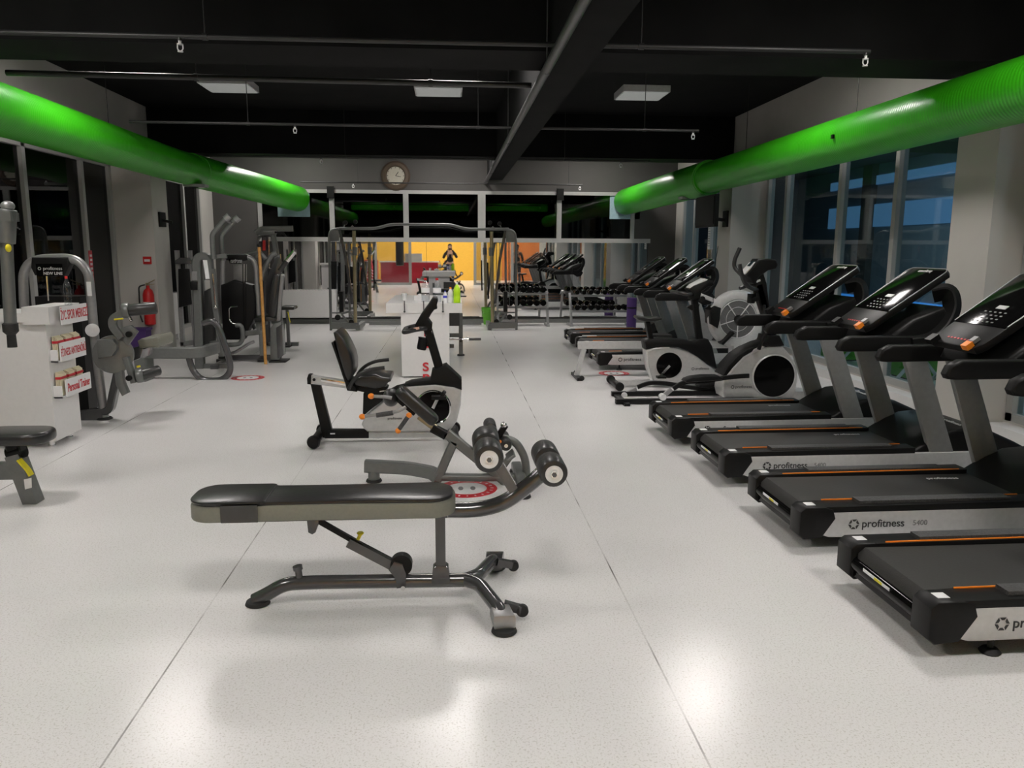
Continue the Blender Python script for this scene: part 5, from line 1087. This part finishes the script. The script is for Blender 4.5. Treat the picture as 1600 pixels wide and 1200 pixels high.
# --- seated machine with arched tower and badge
Y2 = 11.6
m2 = thing('leg_press_machine', 'grey seated machine with arched tower, badge and black shroud, left of the cable crossover', 'strength machine', (-2.8, Y2, 0))
Z = ZA(Y2, 260, 320, 4)
rod(m2, 'arched_frame', 'lgrey', Y2, Z((350, 600), (352, 345), (375, 322), (500, 322), (545, 345), (560, 400), (578, 690)), .034, rad=.12)
slab(m2, 'tower_cap', 'blk', Y2, Z((372, 312), (508, 312), (508, 345), (480, 352), (400, 352), (372, 340)), .09, .012)
sb = B().prism(Z((398, 338), (476, 338), (476, 366), (402, 366)), Y2-.06, Y2-.05, 'y', .002).build('badge_plate', 'blkg', m2)
p = Z((408, 352))[0]; text('badge_lettering', 'profitness', 'badge', sb, frame_mtx((p[0], Y2-.061, p[1]), (1, 0, 0), (0, 0, 1)), .04); p = Z((408, 363))[0]; text('badge_lettering', 'NEW LINE', 'badge', sb, frame_mtx((p[0], Y2-.061, p[1]), (1, 0, 0), (0, 0, 1)), .034)
slab(m2, 'weight_stack', 'lgrey', Y2+.08, Z((415, 372), (488, 372), (488, 480), (415, 480)), .12, .005)
slab(m2, 'stack_shroud', 'blk', Y2+.02, Z((348, 500), (390, 485), (430, 468), (470, 480), (545, 500), (562, 560), (562, 700), (490, 840), (360, 840)), .20, .02, 3)
for u in (490, 505): rod(m2, 'cable', 'blk', Y2-.10, Z((u, 370), (u, 800)), .006)
rod(m2, 'wire_handle', 'chrome', Y2-.16, Z((465, 630), (410, 635), (412, 710), (430, 735), (460, 740)), .008, rad=.04)
rod(m2, 'foot_tube', 'grey', Y2-.2, Z((455, 745), (488, 742), (500, 780), (500, 830), (480, 860), (380, 868), (330, 862)), .032, rad=.1)
rod(m2, 'foot_tube', 'grey', Y2+.1, Z((480, 735), (520, 740), (545, 780)), .028, rad=.1)
rod(m2, 'seat_frame', 'grey', Y2-.1, Z((500, 800), (605, 790), (612, 935)), rect=(.06, .07), rad=.03)
rod(m2, 'floor_rail', 'lgrey', Y2-.1, Z((320, 915), (430, 925), (530, 860), (560, 850)), .022)
B().box(Z((330, 930))[0][0], Z((700, 930))[0][0], Y2-.05, Y2+.05, .02, .08, .008).build('base_beam', 'dgrey', m2)
for u in (350, 605): B().cyl((Z((u, 940))[0][0], Y2-.1, 0), (Z((u, 940))[0][0], Y2-.1, .04), .06, n=20).build('foot_pad', 'rub', m2)
slab(m2, 'seat_cushion', 'vinyl', Y2-.05, Z((570, 700), (640, 690), (705, 700), (700, 718), (575, 725)), .36, .015)
slab(m2, 'seat_column', 'grey', Y2-.1, Z((575, 725), (640, 720), (640, 745), (600, 750), (600, 800), (578, 800)), .1, .006)
slab(m2, 'back_pad', 'vinyl', Y2-.05, Z((692, 440), (712, 432), (722, 445), (700, 680), (690, 700), (655, 690), (660, 560)), .32, .02)
rod(m2, 'back_post', 'lgrey', Y2-.1, Z((735, 440), (718, 600), (708, 720)), rect=(.05, .06)); B().ball((Z((736, 442))[0][0], Y2-.1, Z((736, 442))[0][1]), .03, n=8).build('post_cap', 'bright', m2)
slab(m2, 'end_housing', 'grey', Y2-.12, Z((668, 760), (690, 735), (735, 722), (738, 925), (722, 958), (668, 958)), .16, .01); slab(m2, 'housing_panel', 'dgrey', Y2-.12, Z((706, 760), (742, 735), (748, 930), (715, 950)), .20, .006)
B().box(Z((660, 960))[0][0], Z((762, 930))[0][0], Y2-.22, Y2+.1, 0, .02, .004).build('housing_foot', 'rub', m2)
rod(m2, 'press_arm', 'grey', Y2-.05, Z((600, 470), (622, 380), (665, 310), (690, 300)), .032, rad=.08)
rod(m2, 'press_grip', 'foam', Y2-.2, Z((728, 410), (770, 350)), .034, n=14); rod(m2, 'press_lever', 'chrome', Y2-.2, Z((770, 350), (820, 290)), .034, n=14)
rod(m2, 'press_arm', 'grey', Y2+.2, Z((600, 340), (560, 290), (480, 310)), .028, rad=.06)
slab(m2, 'stack_side', 'dgrey', Y2+.25, Z((600, 480), (660, 330), (690, 310), (700, 430), (660, 480), (640, 690), (600, 690)), .08, .01)
# --- pulldown machine behind
Y3 = 13.4
m3_ = thing('lat_pulldown_machine', 'grey pulldown machine with high horizontal arm, furthest of the left machines', 'strength machine', (-2.9, Y3, 0))
Z = ZA(Y3, 260, 320, 4)
rod(m3_, 'high_arm', 'grey', Y3, Z((560, 178), (600, 150), (790, 148)), rect=(.07, .09), rad=.05); slab(m3_, 'arm_bracket', 'grey', Y3, Z((590, 160), (690, 162), (685, 185), (580, 190)), .12)
rod(m3_, 'rear_column', 'grey', Y3, [Z((665, 170))[0], Z((685, 290))[0], Z((700, 420))[0], (Z((705, 700))[0][0], 0)], rect=(.08, .09), rad=.1)
rod(m3_, 'outer_tube', 'grey', Y3+.1, Z((555, 330), (565, 210), (590, 190), (640, 188)), .02); rod(m3_, 'pull_bar', 'blk', Y3-.15, Z((690, 172), (745, 178), (758, 200)), .016, rad=.03)
slab(m3_, 'red_label', 'redp', Y3-.06, Z((608, 222), (624, 222), (624, 285), (608, 285)), .01, 0)
rod(m3_, 'tower_post', 'dgrey', Y3+.1, [Z((610, 200))[0], (Z((620, 700))[0][0], 0)], rect=(.10, .12))
slab(m3_, 'weight_stack', 'blk', Y3+.15, Z((575, 400), (650, 400), (650, 700), (575, 700)), .2)
slab(m3_, 'seat_pad', 'vinyl', Y3-.1, Z((728, 632), (740, 628), (812, 630), (818, 640), (812, 650), (732, 652)), .3, .012); rod(m3_, 'seat_post', 'grey', Y3-.1, [Z((763, 652))[0], (Z((768, 760))[0][0], .01)], rect=(.05, .06)); B().box(Z((745, 770))[0][0], Z((785, 770))[0][0], Y3-.25, Y3+.05, 0, .02, .004).build('seat_foot', 'rub', m3_)
rod(m3_, 'yellow_tag', 'yellow', Y3-.15, Z((770, 665), (785, 730)), .008); B().box(Z((600, 0))[0][0], Z((790, 0))[0][0], Y3-.04, Y3+.04, 0, .06, .006).build('base_beam', 'grey', m3_)
# --- second pulldown frame and knee machine glimpsed between
Y4 = 12.6
m4 = thing('seated_row_machine', 'grey row machine with weight stack, against the windows behind the arched tower', 'strength machine', (-3.9, Y4, 0))
Z = ZA(Y4, 260, 320, 4)
for u in (70, 150): rod(m4, 'side_post', 'lgrey', Y4+.45, [(ZA(Y4+.45, 260, 320, 4)((u, 350))[0][0], 1.55), (ZA(Y4+.45, 260, 320, 4)((u, 350))[0][0], .0)], rect=(.06, .08))
slab(m4, 'weight_stack', 'blk', Y4+.45, ZA(Y4+.45, 260, 320, 4)((85, 400), (150, 400), (165, 620), (90, 640)), .2)
slab(m4, 'tower_cap', 'dgrey', Y4+.45, ZA(Y4+.45, 260, 320, 4)((60, 350), (90, 330), (150, 330), (165, 350), (160, 370), (64, 370)), .18, .02)
rod(m4, 'low_beam', 'lgrey', Y4+.45, ZA(Y4+.45, 260, 320, 4)((90, 870), (260, 850)), rect=(.08, .08))
wp = thing('wooden_pole', 'pale wooden stick leaning upright against the badge tower machine', 'stick', (A(11.3, (411, 492))[0][0], 11.3, 0))
p = A(11.32, (405, 386), (411, 492)); B().tube([(p[0][0], 11.32, p[0][1]), (p[1][0]+.02, 11.25, .0)], .022, 12).build('pole_shaft', 'wood', wp); B().ball((p[0][0], 11.32, p[0][1]+.02), .028, n=8).build('pole_tip', 'blk', wp)

# ================================================================ PEOPLE (seen in the mirrors)
def skin_mesh(name, m, parent, verts, edges, radii, root=0, sub=2):
    me = bpy.data.meshes.new(name); me.from_pydata(verts, edges, []); me.materials.append(M[m]); o = bpy.data.objects.new(name, me); COL.objects.link(o); o.parent = parent
    sk = o.modifiers.new('skin', 'SKIN'); sk.use_smooth_shade = True
    if not me.skin_vertices: me.attributes.new('x', 'FLOAT', 'POINT')
    for i, r in enumerate(radii):
        me.skin_vertices[0].data[i].radius = (r, r) if not isinstance(r, tuple) else r
        me.skin_vertices[0].data[i].use_root = (i == root)
    s = o.modifiers.new('sub', 'SUBSURF'); s.levels = sub; s.render_levels = sub; return o
def chain(V, E, Rr, base, pts, rad):
    p = base
    for q, r in zip(pts, rad): V.append(q); Rr.append(r); E.append((p, len(V)-1)); p = len(V)-1
    return p
def person(loc, label, phone, rz=0):
    t = thing('person', label, 'person', (0, 0, 0))
    # facing +Y; body: pelvis, spine, neck, head, arms with five-fingered hands, legs
    V = [(0, 0, .93)]; Rr = [(.15, .11)]; E = []
    ch = chain(V, E, Rr, 0, [(0, 0, 1.08), (0, .01, 1.25), (0, 0, 1.40)], [(.14, .10), (.155, .105), (.12, .085)])
    nk = chain(V, E, Rr, ch, [(0, .01, 1.50), (0, .025, 1.56)], [.052, .055])
    chain(V, E, Rr, nk, [(0, .03, 1.64), (0, .03, 1.71)], [(.075, .088), (.065, .08)])
    if phone: arms = {-1: [(-.19, 0, 1.40), (-.29, .03, 1.18), (-.20, .20, 1.34), (-.10, .27, 1.52)], 1: [(.19, 0, 1.40), (.30, .04, 1.20), (.20, .20, 1.38), (.09, .27, 1.54)]}
    else: arms = {-1: [(-.19, 0, 1.40), (-.26, -.02, 1.14), (-.26, .05, .88), (-.25, .07, .82)], 1: [(.19, 0, 1.40), (.26, -.02, 1.14), (.27, .05, .88), (.26, .07, .82)]}
    for s in (-1, 1):
        w = chain(V, E, Rr, ch, arms[s], [.062, .048, .034, .032])
        a, c = Vector(arms[s][2]), Vector(arms[s][3]); d = (c-a).normalized(); side = Vector((-s, 0, 0)) if phone else Vector((0, 1, 0)); up = d.cross(side).normalized()
        palm = c+d*.045; V.append(tuple(palm)); Rr.append((.034, .02)); E.append((w, len(V)-1)); pi_ = len(V)-1
        for k in range(4):
            o = up*(.026-.0175*k); L = (.032, .036, .034, .026)[k]; b0 = palm+d*.035+o; chain(V, E, Rr, pi_, [tuple(b0), tuple(b0+d*L*.8+side*.012), tuple(b0+d*L*1.1+side*.035)], [.0095, .0088, .0075])
        chain(V, E, Rr, w, [tuple(c+up*.03+d*.02+side*.01), tuple(c+up*.045+d*.05+side*.025)], [.011, .009])
    for s in (-1, 1):
        chain(V, E, Rr, 0, [(s*.09, 0, .86), (s*.11, .015, .50), (s*.115, -.02, .10), (s*.115, -.01, .05), (s*.12, .12, .035)], [.092, .058, .042, .04, .034])
    skin_mesh('body', 'skin', t, V, E, Rr)
    V = [(0, 0, .95)]; Rr = [(.17, .125)]; E = []; ch = chain(V, E, Rr, 0, [(0, 0, 1.1), (0, .01, 1.26), (0, 0, 1.40), (0, .005, 1.455)], [(.155, .115), (.17, .12), (.13, .095), (.07, .07)])
    for s in (-1, 1): chain(V, E, Rr, ch-1, arms[s], [.075, .06, .045, .04])
    skin_mesh('sweater', 'cloth', t, V, E, Rr)
    V = [(0, 0, .93)]; Rr = [(.16, .12)]; E = []
    for s in (-1, 1): chain(V, E, Rr, 0, [(s*.09, 0, .86), (s*.11, .015, .50), (s*.115, -.02, .12), (s*.115, -.015, .06)], [.105, .073, .06, .058])
    skin_mesh('trousers', 'trous', t, V, E, Rr)
    for s in (-1, 1): B().ball((s*.118, .06, .045), .05, (1.0, 2.5, .85), 10).box(s*.118-.05, s*.118+.05, -.07, .18, 0, .02, .008).build('shoe', 'rub', t)
    h = B().ball((0, .035, 1.655), .098, (.86, 1.0, 1.22), 16); h.ball((0, .135, 1.64), .016, (.8, 1, 1.6), 8)
    for s in (-1, 1): h.ball((s*.086, .03, 1.645), .024, (.4, .9, 1.3), 8)
    h.build('face', 'skin', t)
    b = B().ball((0, .015, 1.70), .102, (.9, 1.02, .95), 16); bmesh.ops.delete(b.bm, geom=[v for v in b.bm.verts if v.co.z < 1.66+max(0, v.co.y-.0)*.5], context='VERTS'); b.build('hair', 'hair', t)
    for s in (-1, 1): B().ball((s*.034, .122, 1.665), .012, (1.3, .5, .7), 8).build('eye', 'hair', t)
    B().ball((0, .125, 1.60), .022, (1.2, .35, .3), 8).build('mouth', 'redp', t)
    t.location = loc; t.rotation_euler = (0, 0, rz); return t
person((0.0, -.36, 0), 'person in black sweater holding a phone up, seen in the far mirror', True)
ph = thing('phone', 'black phone held up by the photographer in the mirror', 'phone', (0, -.04, 1.52)); B().box(-.08, .08, -.050, -.042, 1.535, 1.615, .006, 2).build('phone_body', 'blkg', ph); B().box(-.075, .075, -.0515, -.0502, 1.54, 1.61).build('phone_screen', 'lcd', ph)
person((3.1, -2.6, 0), 'person in dark clothes standing with arms down by the entrance glass, in the mirror', False, .4)
